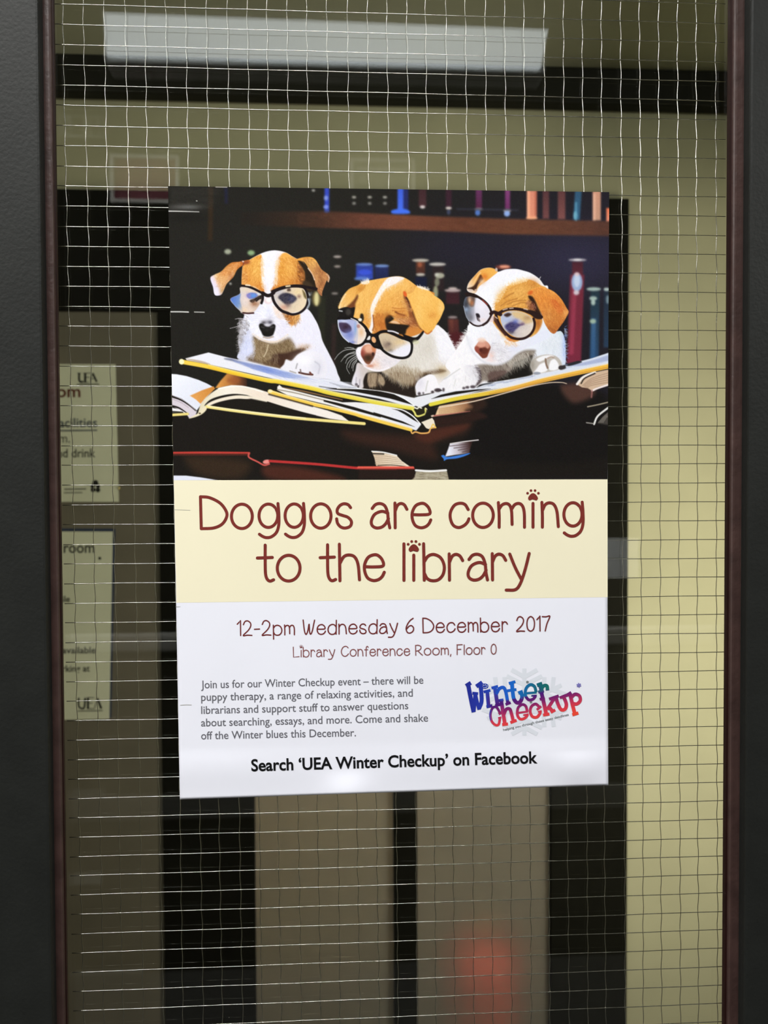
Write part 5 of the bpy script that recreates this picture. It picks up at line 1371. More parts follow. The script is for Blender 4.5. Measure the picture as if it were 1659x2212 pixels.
    poly(F((1540, 620), (1605, 600), (1612, 640), (1560, 655)), (52, 48, 50), 2)
    # head
    head = E_((160, 365), (180, 285), (250, 200), (330, 122), (440, 104), (520, 150), (620, 122), (740, 116), (830, 135), (920, 165), (1020, 232), (1080, 310), (1130, 350), (1090, 700), (1010, 880), (900, 960), (760, 985), (600, 1000), (300, 860), (195, 800), (180, 640), (250, 400), (200, 400))
    poly(head, ramp((E_((350, 350))[0], (240, 240, 250)), (E_((800, 200))[0], (242, 245, 252)), (E_((600, 900))[0], (240, 242, 250))), 1.2, pid=PUP3)
    Hc = mask_of(head, 1)
    fur(E_((400, 260), (700, 125), (950, 190), (800, 260), (560, 400), (480, 580), (300, 450)), 900, 10, 120, [(250, 251, 255), (228, 230, 240), (240, 242, 250)], 0.45, 18, Hc)
    le = E_((160, 360), (178, 288), (245, 205), (330, 124), (430, 102), (495, 118), (525, 150), (470, 200), (400, 255), (320, 310), (290, 350), (265, 400), (230, 408), (190, 390))
    poly(le, ramp((E_((180, 350))[0], (236, 216, 196)), (E_((280, 220))[0], (226, 160, 78)), (E_((430, 130))[0], (236, 176, 84))), 1.3, pid=PUP3)
    poly(E_((165, 348), (235, 320), (285, 245), (320, 185), (352, 225), (345, 250), (295, 300), (262, 372), (210, 360)), (66, 38, 26), 2)
    glow(E_((370, 210))[0], 7, (216, 116, 40), 0.8, None, 7); glow(E_((340, 270))[0], 7, (232, 196, 160), 0.8, None, 7); stroke(E_((240, 280), (290, 195), (320, 160)), 2.6, (240, 196, 130), 1.4); oval(E_((205, 375))[0], 5, 2.6, (214, 196, 186), 1.5); oval(E_((265, 370))[0], 3, 2.4, (200, 170, 150), 1.4)
    oval(E_((510, 125))[0], 2.6, 4, (200, 180, 170), 1.4)
    tp = E_((490, 610), (495, 540), (530, 450), (580, 380), (650, 315), (740, 272), (830, 250), (890, 240), (960, 262), (1040, 310), (1110, 350), (1100, 480), (1040, 640), (1060, 740), (1010, 860), (935, 940), (880, 910), (760, 985), (680, 985), (610, 930), (560, 870), (480, 780), (470, 700))
    poly(tp, ramp((E_((700, 300))[0], (230, 172, 88)), (E_((800, 480))[0], (224, 164, 80)), (E_((900, 900))[0], (214, 150, 70))), 2, clip=Hc)
    glow(E_((940, 300))[0], 14, (196, 122, 52), 0.8, Hc, 12); glow(E_((600, 480))[0], 14, (214, 148, 62), 0.8, Hc, 20); glow(E_((780, 400))[0], 18, (240, 188, 106), 0.7, Hc, 12); glow(E_((940, 900))[0], 8, (224, 176, 90), 0.8, Hc, 8); glow(E_((600, 900))[0], 9, (236, 198, 150), 0.8, Hc, 8); glow(E_((680, 960))[0], 8, (206, 116, 60), 0.8, Hc, 4); glow(E_((940, 540))[0], 9, (120, 66, 40), 0.9, Hc, 10); glow(E_((1010, 760))[0], 7, (170, 96, 44), 0.8, Hc, 14)
    hl = [(246, 196, 112), (190, 122, 50), (230, 170, 84), (208, 140, 62)]
    fur(E_((500, 590), (600, 390), (860, 260), (1060, 330), (1000, 420), (900, 560), (700, 570)), 1900, 11, 128, hl, 0.6, 20, Hc)
    fur(E_((500, 520), (560, 400), (640, 320), (620, 380), (540, 500)), 150, 8, 200, [(244, 226, 196), (236, 196, 130)], 0.7, 20, Hc)
    fur(E_((640, 320), (760, 265), (880, 240), (860, 265), (700, 310)), 150, 8, 250, [(246, 236, 214), (236, 196, 130)], 0.7, 25, Hc)
    for p in ([(560, 560), (650, 500), (760, 470)], [(640, 540), (740, 500), (860, 490)], [(700, 560), (800, 520), (880, 520)], [(600, 470), (660, 430), (720, 400)]):
        stroke(E_(*p), 1.8, (170, 108, 48), 1.6, clip=Hc, a=0.8)
    # ear on the right
    re_ = E_((905, 390), (960, 350), (1050, 330), (1120, 350), (1180, 378), (1230, 415), (1285, 475), (1320, 530), (1350, 585), (1372, 630), (1345, 690), (1310, 750), (1265, 810), (1215, 880), (1180, 885), (1140, 850), (1095, 780), (1060, 690), (1030, 600), (990, 510), (940, 450))
    poly(re_, ramp((E_((1000, 370))[0], (236, 160, 74)), (E_((1180, 560))[0], (222, 136, 58)), (E_((1200, 870))[0], (168, 92, 46))), 1.3, pid=PUP3)
    Rc = mask_of(re_, 1)
    poly(E_((1160, 470), (1230, 490), (1290, 570), (1320, 620), (1260, 640), (1200, 580), (1160, 520)), (206, 94, 44), 5, clip=Rc, a=0.85); glow(E_((1080, 460))[0], 14, (230, 140, 56), 0.8, Rc, 10); glow(E_((1120, 680))[0], 14, (206, 146, 78), 0.8, Rc, 18); glow(E_((1340, 640))[0], 7, (238, 180, 112), 0.8, Rc, 10); glow(E_((1180, 840))[0], 9, (146, 78, 40), 0.8, Rc, 6)
    glow(E_((1230, 750))[0], 12, (196, 120, 56), 0.7, Rc, 9); glow(E_((1190, 400))[0], 10, (244, 176, 90), 0.7, Rc, 5)
    fur(re_, 1700, 8, 62, [(242, 176, 92), (196, 108, 46), (224, 146, 66), (180, 100, 46)], 0.5, 28, Rc)
    oval(E_((915, 400))[0], 6, 4, (214, 100, 40), 2.4, 0.9, rot=-35)
    poly(E_((890, 445), (930, 440), (965, 480), (1000, 560), (1040, 640), (1055, 700), (1000, 690), (960, 600), (930, 520)), (48, 30, 22), 2.6); glow(E_((940, 560))[0], 6, (110, 58, 40), 0.8, None, 8); fur(E_((880, 480), (960, 520), (980, 600), (900, 580)), 120, 8, 120, [(206, 140, 110), (90, 48, 34)], 0.6, 25)
    # muzzle
    mz = F((470, 110), (560, 92), (740, 100), (800, 200), (880, 300), (1000, 330), (1150, 290), (1300, 210), (1380, 180), (1420, 260), (1300, 330), (1150, 395), (1030, 450), (960, 520), (880, 570), (780, 596), (680, 580), (610, 545), (540, 470), (470, 400), (440, 230))
    poly(mz, ramp((F((500, 300))[0], (242, 243, 251)), (F((850, 450))[0], (228, 226, 234)), (F((1250, 300))[0], (226, 230, 246))), 2, clip=None, pid=PUP3)
    Mc = mask_of(mz, 1.5)
    glow(F((820, 430))[0], 14, (212, 210, 220), 0.8, Mc, 8); glow(F((730, 480))[0], 7, (232, 196, 186), 0.8, Mc, 10); glow(F((1000, 400))[0], 16, (222, 224, 242), 0.8, Mc, 8); glow(F((720, 540))[0], 12, (236, 216, 216), 0.7, Mc, 4); glow(F((900, 320))[0], 9, (246, 247, 252), 0.8, Mc, 6)
    stroke(F((740, 340), (785, 336)), 2.4, (190, 190, 200), 1.8); fur(F((720, 330), (900, 380), (900, 520), (740, 540)), 260, 9, 20, [(244, 244, 250), (186, 184, 194), (226, 224, 230)], 0.5, 28, Mc)
    fur(F((480, 120), (740, 110), (900, 320), (1100, 320), (560, 300)), 400, 11, 75, [(250, 251, 255), (226, 230, 244)], 0.45, 22, Mc)
    fur(F((880, 300), (1000, 320), (1040, 310), (1000, 340), (900, 330)), 90, 9, 60, [(246, 240, 236), (226, 176, 120)], 0.7, 25)
    stroke(F((430, 250), (480, 400), (560, 505), (660, 575), (780, 598), (890, 572), (980, 505)), 3.4, (206, 206, 216), 3, a=0.7); glow(F((470, 330))[0], 8, (228, 230, 240), 0.7, None, 12)
    ns = F((528, 388), (555, 345), (590, 305), (640, 300), (690, 335), (718, 385), (705, 430), (690, 470), (672, 508), (630, 520), (605, 505), (565, 460), (535, 425))
    poly(ns, ramp((F((600, 300))[0], (226, 180, 160)), (F((620, 370))[0], (196, 130, 110)), (F((630, 420))[0], (116, 60, 46)), (F((640, 520))[0], (120, 62, 46))), 1.6)
    oval(F((610, 355))[0], 9, 6, (216, 158, 138), 2.5, 0.9); oval(F((680, 370))[0], 4, 6, (206, 150, 130), 2, 0.8); oval(F((560, 415))[0], 5, 8, (150, 74, 62), 2, 0.9, rot=-30); oval(F((640, 430))[0], 8, 7, (92, 44, 34), 2.5, 0.9); oval(F((600, 420))[0], 3.4, 4, (78, 34, 28), 1.8, 0.9); oval(F((610, 300))[0], 9, 5, (236, 206, 188), 3, 0.7)
    for p in ([(470, 200), (440, 195), (410, 178)], [(1040, 230), (1050, 195)]):
        stroke(F(*p) if p[0][0] < 900 else E_((1020, 240), (1040, 210)), 1.5, (226, 226, 230), 0.9, w1=0.8)
    # spectacles
    ll = E_((120, 560), (130, 480), (165, 445), (250, 452), (330, 500), (400, 560), (428, 640), (420, 700), (370, 765), (290, 790), (215, 765), (155, 690))
    poly(ll, ramp((E_((140, 580))[0], (86, 96, 112)), (E_((210, 620))[0], (140, 146, 160)), (E_((250, 620))[0], (224, 222, 236)), (E_((420, 640))[0], (226, 222, 234))), 1.2, pid=SPEC3)
    Ml = mask_of(ll, 1)
    poly(E_((160, 460), (250, 455), (240, 560), (200, 560), (165, 520)), (90, 66, 54), 2.5, clip=Ml, a=0.85); glow(E_((190, 490))[0], 4, (216, 180, 150), 0.9, Ml, 8); glow(E_((220, 525))[0], 4, (170, 100, 60), 0.9, Ml, 6); glow(E_((150, 540))[0], 5, (60, 60, 66), 0.9, Ml, 10); glow(E_((210, 690))[0], 7, (110, 108, 118), 0.9, Ml, 10); glow(E_((150, 600))[0], 5, (150, 170, 200), 0.8, Ml, 5); glow(E_((330, 560))[0], 12, (236, 234, 246), 0.8, Ml, 14); glow(E_((230, 630))[0], 4, (160, 160, 176), 0.8, Ml, 12)
    poly(E_((265, 650), (300, 652), (315, 690), (290, 715), (310, 740), (285, 730), (272, 690)), (40, 32, 38), 1.6); stroke(E_((290, 700), (312, 738)), 3, (110, 96, 100), 1.5); glow(E_((350, 730))[0], 7, (232, 216, 216), 0.7, Ml, 5)
    rl = E_((560, 690), (580, 660), (640, 625), (740, 618), (840, 640), (920, 685), (952, 745), (950, 810), (910, 885), (830, 935), (740, 930), (660, 885), (600, 830), (570, 760))
    poly(rl, ramp((E_((580, 750))[0], (190, 194, 212)), (E_((750, 780))[0], (196, 188, 190)), (E_((930, 800))[0], (222, 210, 200))), 1.2, pid=SPEC3)
    Mr = mask_of(rl, 1)
    poly(E_((690, 640), (760, 625), (860, 655), (945, 740), (860, 770), (800, 720), (740, 700)), (214, 186, 140), 4, clip=Mr); glow(E_((880, 700))[0], 9, (160, 120, 80), 0.6, Mr, 5); glow(E_((640, 720))[0], 10, (170, 186, 226), 0.9, Mr, 8); poly(E_((600, 665), (650, 640), (690, 660), (640, 690)), (60, 42, 40), 2.4, clip=Mr)
    poly(E_((610, 800), (660, 760), (730, 745), (780, 770), (840, 775), (790, 800), (740, 840), (700, 880), (640, 850)), (66, 60, 110), 3, clip=Mr); glow(E_((700, 800))[0], 9, (52, 50, 92), 0.8, Mr, 8); glow(E_((740, 740))[0], 7, (90, 110, 196), 0.7, Mr, 5); glow(E_((820, 770))[0], 6, (120, 90, 110), 0.7, Mr, 4); glow(E_((850, 870))[0], 12, (216, 206, 200), 0.8, Mr, 8); glow(E_((680, 880))[0], 8, (60, 50, 56), 0.6, Mr, 4)
    fur(E_((600, 700), (900, 680), (940, 820), (760, 920), (620, 820)), 240, 8, 140, [(232, 222, 212), (150, 140, 150), (206, 196, 186)], 0.16, 35, Mr)
    FR = (44, 26, 26)
    stroke(E_((150, 415), (240, 425), (300, 455), (370, 505), (425, 570), (450, 640), (440, 690), (400, 750), (350, 785)), 5, FR, 1, pid=SPEC3)
    poly(E_((150, 400), (200, 400), (270, 430), (310, 460), (260, 460), (200, 442), (150, 445)), (36, 24, 22), 1.3, pid=SPEC3)
    stroke(E_((185, 745), (240, 785), (295, 798), (350, 785)), 3.4, FR, 1, pid=SPEC3); stroke(E_((120, 560), (150, 680), (190, 745)), 1.6, (150, 156, 170), 1); stroke(E_((345, 490), (400, 540)), 2.2, (150, 60, 54), 1.1)
    stroke(E_((445, 650), (480, 632), (520, 645), (560, 660)), 7.5, FR, 1.1, pid=SPEC3)
    stroke(E_((505, 660), (525, 730), (560, 800), (610, 870), (680, 930), (760, 952), (840, 945), (910, 905), (955, 840), (968, 770), (955, 710)), 5.5, FR, 1, pid=SPEC3)
    stroke(E_((480, 700), (500, 740), (560, 830), (620, 900)), 6, (66, 36, 32), 1.6, a=0.9)
    stroke(E_((545, 640), (620, 605), (720, 592), (820, 605), (910, 640), (1000, 672), (1050, 690)), 6.5, FR, 1, pid=SPEC3)
    poly(E_((880, 610), (960, 615), (1040, 660), (1055, 710), (1000, 715), (950, 690)), (42, 27, 24), 1.8, pid=SPEC3)
    for p in ([(590, 605), (640, 590)], [(670, 588), (710, 584)], [(840, 592), (880, 600)], [(500, 690), (520, 706)]):
        stroke(E_(*p), 2.2, (206, 180, 160), 1.1)
    poly(E_((450, 690), (480, 670), (475, 740), (430, 745)), (226, 200, 196), 2, a=0.8)


def paint_marks():
    W_ = (226, 226, 224)
    stroke([(364, 456), (392, 456.5), (430, 457.5)], 2.0, W_, 0.8, w1=1.2)
    stroke([(369, 673.4), (390, 673.5), (407, 674)], 2.2, W_, 0.8); stroke([(420, 674), (441, 674.5)], 1.8, (190, 190, 186), 0.9)
    stroke([(466, 403.6), (490, 404)], 1.8, (210, 205, 196), 0.9)
    oval((425, 434), 1.6, 1, (190, 190, 186), 0.9)


def soften(r, passes=2):
    """the shelves of the print are out of focus"""
    for _ in range(passes):
        for ax in (0, 1):
            pad = [(0, 0)] * 3
            pad[ax] = (r, r)
            P = np.pad(CAN, pad, mode='edge')
            n = CAN.shape[ax]
            CAN[:] = sum(np.take(P, range(k, k + n), axis=ax) for k in range(2 * r + 1)) / (2 * r + 1)


def paint_print():
    paint_backdrop(); soften(1, 3); paint_books(); paint_puppy_one(); paint_puppy_two(); paint_puppy_three(); paint_marks()
    CAN[:] = np.clip(CAN + prng.normal(0, 2.2, (PH, PW, 1)) + prng.normal(0, 1.4, (PH, PW, 3)), 0, 255)


paint_print()
# ---------------------------------------------------------------- the poster
SQ = [(363, 402), (1316, 415), (1314, 1696), (388.5, 1727)]
H_SHEET = homography(SQ, [(0, 0), (1, 0), (1, 1), (0, 1)])
H_BACK = np.linalg.inv(H_SHEET)
H_PIC_BACK = np.linalg.inv(H_TO)


def st(px, py):
    a = H_SHEET @ np.array([px, py, 1.0])
    return a[0] / a[2], a[1] / a[2]


def sstep(a, b, x):
    t = min(max((x - a) / (b - a), 0.0), 1.0)
    return t * t * (3 - 2 * t)


def lift(s, t):
    """how far the paper stands off the glass: flat, except along the loose lower edge"""
    u_ = min(max((t - 0.915) / 0.085, 0.0), 1.0)
    l = 0.0007 * math.sin(math.pi * u_ ** 0.8) ** 2 * (0.7 + 0.3 * math.cos(s * 8.0)) + 0.0004 * u_
    l += 0.0030 * sstep(0.955, 1.0, t) * math.exp(-((s - 0.385) / 0.05) ** 2)
    l += 0.0012 * math.sin(math.pi * min(max((t - 0.94) / 0.06, 0.0), 1.0)) * math.exp(-((s - 0.93) / 0.06) ** 2)
    return l


BASE_Y = -0.0007


def on_sheet(off):
    def f(px, py):
        s, t = st(px, py)
        return at(px, py, BASE_Y - off - lift(s, t))
    return f


def albedo(c):
    return tuple(min(v / PRINT_LIGHT, 0.95) for v in lin(c))


M_PAPER = paint('white_paper', albedo((236, 238, 249)), 0.6, 0.2, var=0.012, scale=16)
M_CREAM = paint('cream_print', albedo((241, 235, 206)), 0.55, 0.25, var=0.012, scale=14)
M_MAROON = paint('maroon_ink', albedo((122, 46, 40)), 0.6, 0.2, var=0.10, scale=420)
M_MAROON2 = paint('fine_maroon_ink', albedo((112, 44, 44)), 0.6, 0.2)
M_MAROON3 = paint('pale_maroon_ink', albedo((134, 78, 78)), 0.6, 0.2)
M_GREY = paint('grey_ink_print', albedo((104, 104, 112)), 0.6, 0.2)
M_BLK = paint('black_ink', albedo((14, 14, 17)), 0.6, 0.2)
M_PRINT = print_mat('photo_print')
M_FLAKE = paint('pale_grey_ink_print', albedo((220, 225, 235)), 0.6, 0.2)
M_TAGL = paint('tagline_ink', albedo((122, 128, 130)), 0.6, 0.2)

poster = tag(empty('poster', at(840, 1065, BASE_Y)), 'large poster of three puppies in spectacles over the words Doggos are coming to the library', 'poster')

# the sheet itself, with thickness
NS, NT = 120, 240
front, back_ = [], []
bm = bmesh.new()
grid = []
surf0 = on_sheet(0.0)
for j in range(NT + 1):
    t = j / NT
    row = []
    for i in range(NS + 1):
        q = H_BACK @ np.array([i / NS, t, 1.0])
        row.append(bm.verts.new(surf0(q[0] / q[2] - 2.6 * math.sin(math.pi * t) * (i / NS) ** 4, q[1] / q[2])))
    grid.append(row)
rear = [[bm.verts.new(v.co + Vector((0, 0.0002, 0))) for v in row] for row in grid]
for j in range(NT):
    for i in range(NS):
        bm.faces.new((grid[j][i], grid[j + 1][i], grid[j + 1][i + 1], grid[j][i + 1]))
        bm.faces.new((rear[j][i], rear[j][i + 1], rear[j + 1][i + 1], rear[j + 1][i]))
for i in range(NS):
    bm.faces.new((grid[0][i], grid[0][i + 1], rear[0][i + 1], rear[0][i]))
    bm.faces.new((grid[NT][i], rear[NT][i], rear[NT][i + 1], grid[NT][i + 1]))
for j in range(NT):
    bm.faces.new((grid[j][0], rear[j][0], rear[j + 1][0], grid[j + 1][0]))
    bm.faces.new((grid[j][NS], grid[j + 1][NS], rear[j + 1][NS], rear[j][NS]))
obj('paper_sheet', bm, M_PAPER, poster, True)

# cream banner behind the headline
bm = bmesh.new()
cq = [(375.4, 1037.2), (1312.4, 1035.2), (1312.6, 1290), (381.2, 1302)]
ch = np.linalg.inv(homography(cq, [(0, 0), (1, 0), (1, 1), (0, 1)]))
sc_ = on_sheet(0.00006)
rows = []
for j in range(13):
    rows.append([])
    for i in range(31):
        q = ch @ np.array([i / 30, j / 12, 1.0])
        rows[-1].append(bm.verts.new(sc_(q[0] / q[2], q[1] / q[2])))
for j in range(12):
    for i in range(30):
        bm.faces.new((rows[j][i], rows[j + 1][i], rows[j + 1][i + 1], rows[j][i + 1]))
banner = obj('title_banner', bm, M_CREAM, poster)

# the printed picture: one grid of ink colours, cut into its printed pieces
P3 = apply_h(H_PIC_BACK, np.c_[XX.ravel(), YY.ravel()])
u = (P3[:, 0] - IMW / 2) / FPX
v = (P3[:, 1] - IMH / 2) / FPX
D = np.outer(u, np.array(CX)) - np.outer(v, np.array(CY)) - np.array(CZ)
tt = (BASE_Y - 0.00006 - CAM.y) / D[:, 1]
VERT = np.array(CAM) + D * tt[:, None]
cs = CAN.reshape(-1, 3) / 255
LINC = np.where(cs <= 0.04045, cs / 12.92, ((cs + 0.055) / 1.055) ** 2.4) / PRINT_LIGHT
LINC = np.clip(LINC, 0, 0.95)
idx = np.arange(PW * PH).reshape(PH, PW)
QUADS = np.stack([idx[:-1, :-1], idx[1:, :-1], idx[1:, 1:], idx[:-1, 1:]], -1).reshape(-1, 4)


def tidy(ids):
    """drop specks: a cell takes the id most common around it"""
    best = ids.copy()
    cnt = np.zeros(ids.shape)
    for k in np.unique(ids):
        mk = (ids == k).astype(float)
        s = np.zeros_like(mk)
        for dy in range(-2, 3):
            for dx in range(-2, 3):
                s += np.roll(np.roll(mk, dy, 0), dx, 1)
        best = np.where(s > cnt, k, best)
        cnt = np.maximum(cnt, s)
    return best


CELL = tidy(IDS)[:-1, :-1].ravel()


def print_piece(name, k, parent):
    q = QUADS[CELL == k]
    if len(q) == 0:
        return None
    used, inv = np.unique(q.ravel(), return_inverse=True)
    me = bpy.data.meshes.new(name)
    me.vertices.add(len(used))
    me.vertices.foreach_set('co', VERT[used].astype(np.float32).ravel())
    me.loops.add(len(q) * 4)
    me.loops.foreach_set('vertex_index', inv.astype(np.int32).ravel())
    me.polygons.add(len(q))
    me.polygons.foreach_set('loop_start', np.arange(0, len(q) * 4, 4, dtype=np.int32))
    me.update(calc_edges=True)
    me.validate()
    a = me.color_attributes.new('ink', 'FLOAT_COLOR', 'POINT')
    a.data.foreach_set('color', np.c_[LINC[used], np.ones(len(used))].astype(np.float32).ravel())
    me.materials.append(M_PRINT)
    return link(name, me, parent)


pic = print_piece('printed_picture', 0, poster)
for nm, k, lab in (('shelf', SHELF, 'reddish brown bookshelf board'), ('puppy', PUP1, 'left puppy with a broad white blaze'), ('puppy', PUP2, 'middle puppy, mostly tan head'),
                   ('puppy', PUP3, 'right puppy, white head with a tan patch'), ('spectacles', SPEC1, 'black spectacles on the left puppy'), ('spectacles', SPEC2, 'black spectacles slipping down the middle puppy'),
                   ('spectacles', SPEC3, 'brown spectacles on the right puppy'), ('open_book', BOOK_TOP, 'large open book with yellow covers'), ('open_book', BOOK_MID, 'second yellow book under the large one'),
                   ('open_book', BOOK_LEFT, 'cream paged open book at left')):
    o = print_piece(nm, k, pic)
    if o:
        o['label'] = lab

# ---------------------------------------------------------------- lettering: a rounded hand-drawn alphabet
def arc(cx, cy, rx, ry, a0, a1, n=14):
    return [(cx + rx * math.cos(math.radians(a0 + (a1 - a0) * k / n)), cy + ry * math.sin(math.radians(a0 + (a1 - a0) * k / n))) for k in range(n + 1)]


LETTERS = {   # width, strokes (x from 0 to 1 over the width; y: baseline 0, x-height 1); names ending in ^ scale with the cap height
    'o': (0.92, [arc(.5, .5, .5, .5, 90, 450, 20)]),
    'a': (0.80, [[(.06, .80), (.24, .96), (.50, 1.0), (.74, .90), (.88, .62), (.92, .3), (1, 0)], [(.90, .60), (.58, .68), (.20, .56), (.02, .30), (.06, .10), (.28, 0), (.56, .03), (.78, .17), (.93, .38)]]),
    'g': (0.92, [arc(.46, .52, .46, .48, 35, -315, 20), [(.93, 1.02), (.97, .60), (.97, .15), (.86, -.16), (.62, -.34), (.38, -.38), (.18, -.33), (.02, -.24)]]),
    's': (0.68, [[(.92, .84), (.76, .96), (.50, 1.0), (.24, .93), (.06, .76), (.10, .60), (.40, .52), (.75, .44), (.97, .27), (.90, .08), (.58, 0), (.28, .05), (.08, .20), (.02, .38)]]),
    'r': (0.58, [[(.04, 1.02), (.06, 0)], [(.06, .70), (.24, .92), (.50, 1.0), (.78, .94), (.98, .76)]]),
    'e': (0.86, [[(.05, .54), (.5, .53), (.94, .57), (.90, .80), (.70, .97), (.48, 1.0), (.20, .90), (.03, .64), (.03, .36), (.18, .10), (.46, 0), (.72, .04), (.90, .16), (1, .32)]]),
    'c': (0.86, [[(.96, .74), (.80, .94), (.55, 1.0), (.25, .92), (.05, .66), (.03, .38), (.18, .10), (.46, 0), (.74, .08), (.92, .22), (1, .36)]]),
    'm': (1.02, [[(.0, 1.02), (.03, .5), (.03, 0)], [(.02, .74), (.14, .92), (.30, .98), (.43, .90), (.50, .66), (.52, .12)], [(.51, .76), (.62, .93), (.78, .98), (.91, .88), (.98, .6), (.99, 0)]]),
    'n': (0.78, [[(0, 1.02), (.03, .5), (.03, 0)], [(.03, .68), (.20, .92), (.46, 1.0), (.74, .92), (.92, .62), (1, .02)]]),
    'i': (0.10, [[(.5, .98), (.5, 0)]]),
    't': (0.62, [[(.48, 1.40), (.48, .8), (.50, .3), (.60, .08), (.78, .0), (1, .05)], [(0, .90), (.5, .91), (.92, .92)]]),
    'h': (0.80, [[(0, 1.42), (.03, 0)], [(.03, .68), (.22, .93), (.48, 1.0), (.76, .92), (.93, .62), (1, .03)]]),
    'l': (0.10, [[(.5, 1.42), (.5, 0)]]),
    'b': (0.88, [[(0, 1.42), (.03, 0)], [(.04, .74), (.22, .94), (.5, 1.0), (.82, .86), (.98, .54), (.92, .22), (.70, .02), (.42, -.02), (.18, .06), (.04, .26)]]),
    'd': (0.88, [[(1, 1.42), (.97, 0)], [(.96, .74), (.78, .94), (.5, 1.0), (.18, .86), (.02, .54), (.08, .22), (.30, .02), (.58, -.02), (.82, .06), (.96, .26)]]),
    'p': (0.88, [[(0, 1.02), (.03, -.42)], [(.04, .74), (.22, .94), (.5, 1.0), (.82, .86), (.98, .54), (.92, .22), (.70, .02), (.42, -.02), (.18, .06), (.04, .26)]]),
    'y': (0.80, [[(.0, 1.0), (.28, .48), (.58, .04)], [(1, 1.02), (.80, .42), (.56, -.12), (.30, -.38), (-.18, -.40)]]),
    'f': (0.55, [[(1, 1.28), (.78, 1.42), (.52, 1.34), (.42, 1.05), (.40, 0)], [(0, .92), (.85, .93)]]),
    'D': (1.10, [[(.0, '1'), (.03, 0)], [(.0, '1'), (.34, '0.97'), (.74, '0.80'), (.97, '0.55'), (.99, '0.36'), (.82, '0.14'), (.50, '0.02'), (.03, 0)]]),
    'W': (1.15, [[(.0, '1'), (.10, '0.32'), (.20, '0.05'), (.30, '0.04'), (.42, '0.30'), (.52, '0.72'), (.56, '0.20'), (.66, '0.02'), (.80, '0.25'), (.92, '0.7'), (1, '0.98')]]),
    'L': (0.85, [[(.0, '1'), (.05, 0), (1, .05)]]),
    'C': (1.10, [[(.95, '0.85'), (.75, '0.98'), (.5, '1'), (.2, '0.86'), (.02, '0.5'), (.15, '0.16'), (.45, '0'), (.75, '0.06'), (1, '0.25')]]),
    'R': (0.95, [[(.0, '1'), (.04, 0)], [(.0, '0.98'), (.4, '1.0'), (.78, '0.86'), (.74, '0.62'), (.4, '0.46'), (.04, '0.42')], [(.35, '0.44'), (.65, '0.22'), (1, 0)]]),
    'F': (0.80, [[(.04, '1'), (.04, 0)], [(0, '0.98'), (1, '1')], [(.04, '0.52'), (.75, '0.53')]]),
    '1': (0.34, [[(.0, '0.78'), (.5, '0.90'), (.95, '1.02'), (1, 0)]]),
    '2': (0.86, [[(.02, '0.74'), (.2, '0.95'), (.5, '1'), (.82, '0.86'), (.86, '0.64'), (.6, '0.36'), (.0, 0), (.5, .03), (1, 0)]]),
    '6': (0.82, [[(.92, '1'), (.55, '0.86'), (.2, '0.6'), (.02, '0.3'), (.2, '0.04'), (.55, '0'), (.9, '0.12'), (.98, '0.34'), (.72, '0.5'), (.4, '0.46'), (.06, '0.26')]]),
    '7': (0.82, [[(.0, '0.98'), (.5, '0.97'), (1, '1'), (.62, '0.5'), (.38, 0)]]),
    '0': (0.86, [[(.5, '1'), (.14, '0.84'), (.02, '0.5'), (.14, '0.14'), (.5, 0), (.86, '0.14'), (.98, '0.5'), (.86, '0.84'), (.5, '1')]]),
    '-': (0.52, [[(.0, .62), (1, .64)]]),
    ',': (0.12, [[(.7, .05), (.2, -.22)]]),
}
SHARP = {'L': True, 'F': True, '1': True}


def paw(ink, x, y, r):
    ink.poly([(x, y - r * 0.62), (x + r * 0.42, y - r * 0.46), (x + r * 0.82, y + r * 0.02), (x + r * 0.92, y + r * 0.42), (x + r * 0.62, y + r * 0.74), (x + r * .2, y + r * 0.56), (x, y + r * 0.52),
              (x - r * .2, y + r * 0.56), (x - r * 0.62, y + r * 0.74), (x - r * 0.92, y + r * 0.42), (x - r * 0.82, y + r * 0.02), (x - r * 0.42, y - r * 0.46)], True)
    for dx, dy in ((-1.02, -.62), (-.38, -1.12), (.38, -1.12), (1.02, -.62)):
        ink.disc(x + dx * r, y + dy * r, r * .25, 10)


def letter(ink, ch, x0, x1, base, xh, cap, w):
    """one letter between x0 and x1; base is a function of x giving the baseline"""
    for s in LETTERS[ch][1]:
        pts = []
        for x, y in s:
            yy = float(y) * cap if isinstance(y, str) else y * xh
            px = x0 + (x1 - x0) * x
            pts.append((px, base(px) - yy))
        ink.line(pts, w, ch not in SHARP)


def word(ink, text, x0, x1, base, xh, cap, w, gap=0.26):
    ws = [LETTERS[c][0] * (cap / xh / 1.45 if c.isupper() or c.isdigit() else 1.0) for c in text]
    tot = sum(ws) + gap * (len(text) - 1)
    u_ = (x1 - x0 - w) / tot
    x = x0 + w / 2
    pos = []
    for c, ww in zip(text, ws):
        letter(ink, c, x, x + ww * u_, base, xh, cap, w)
        pos.append((x, x + ww * u_))
        x += (ww + gap) * u_
    return pos


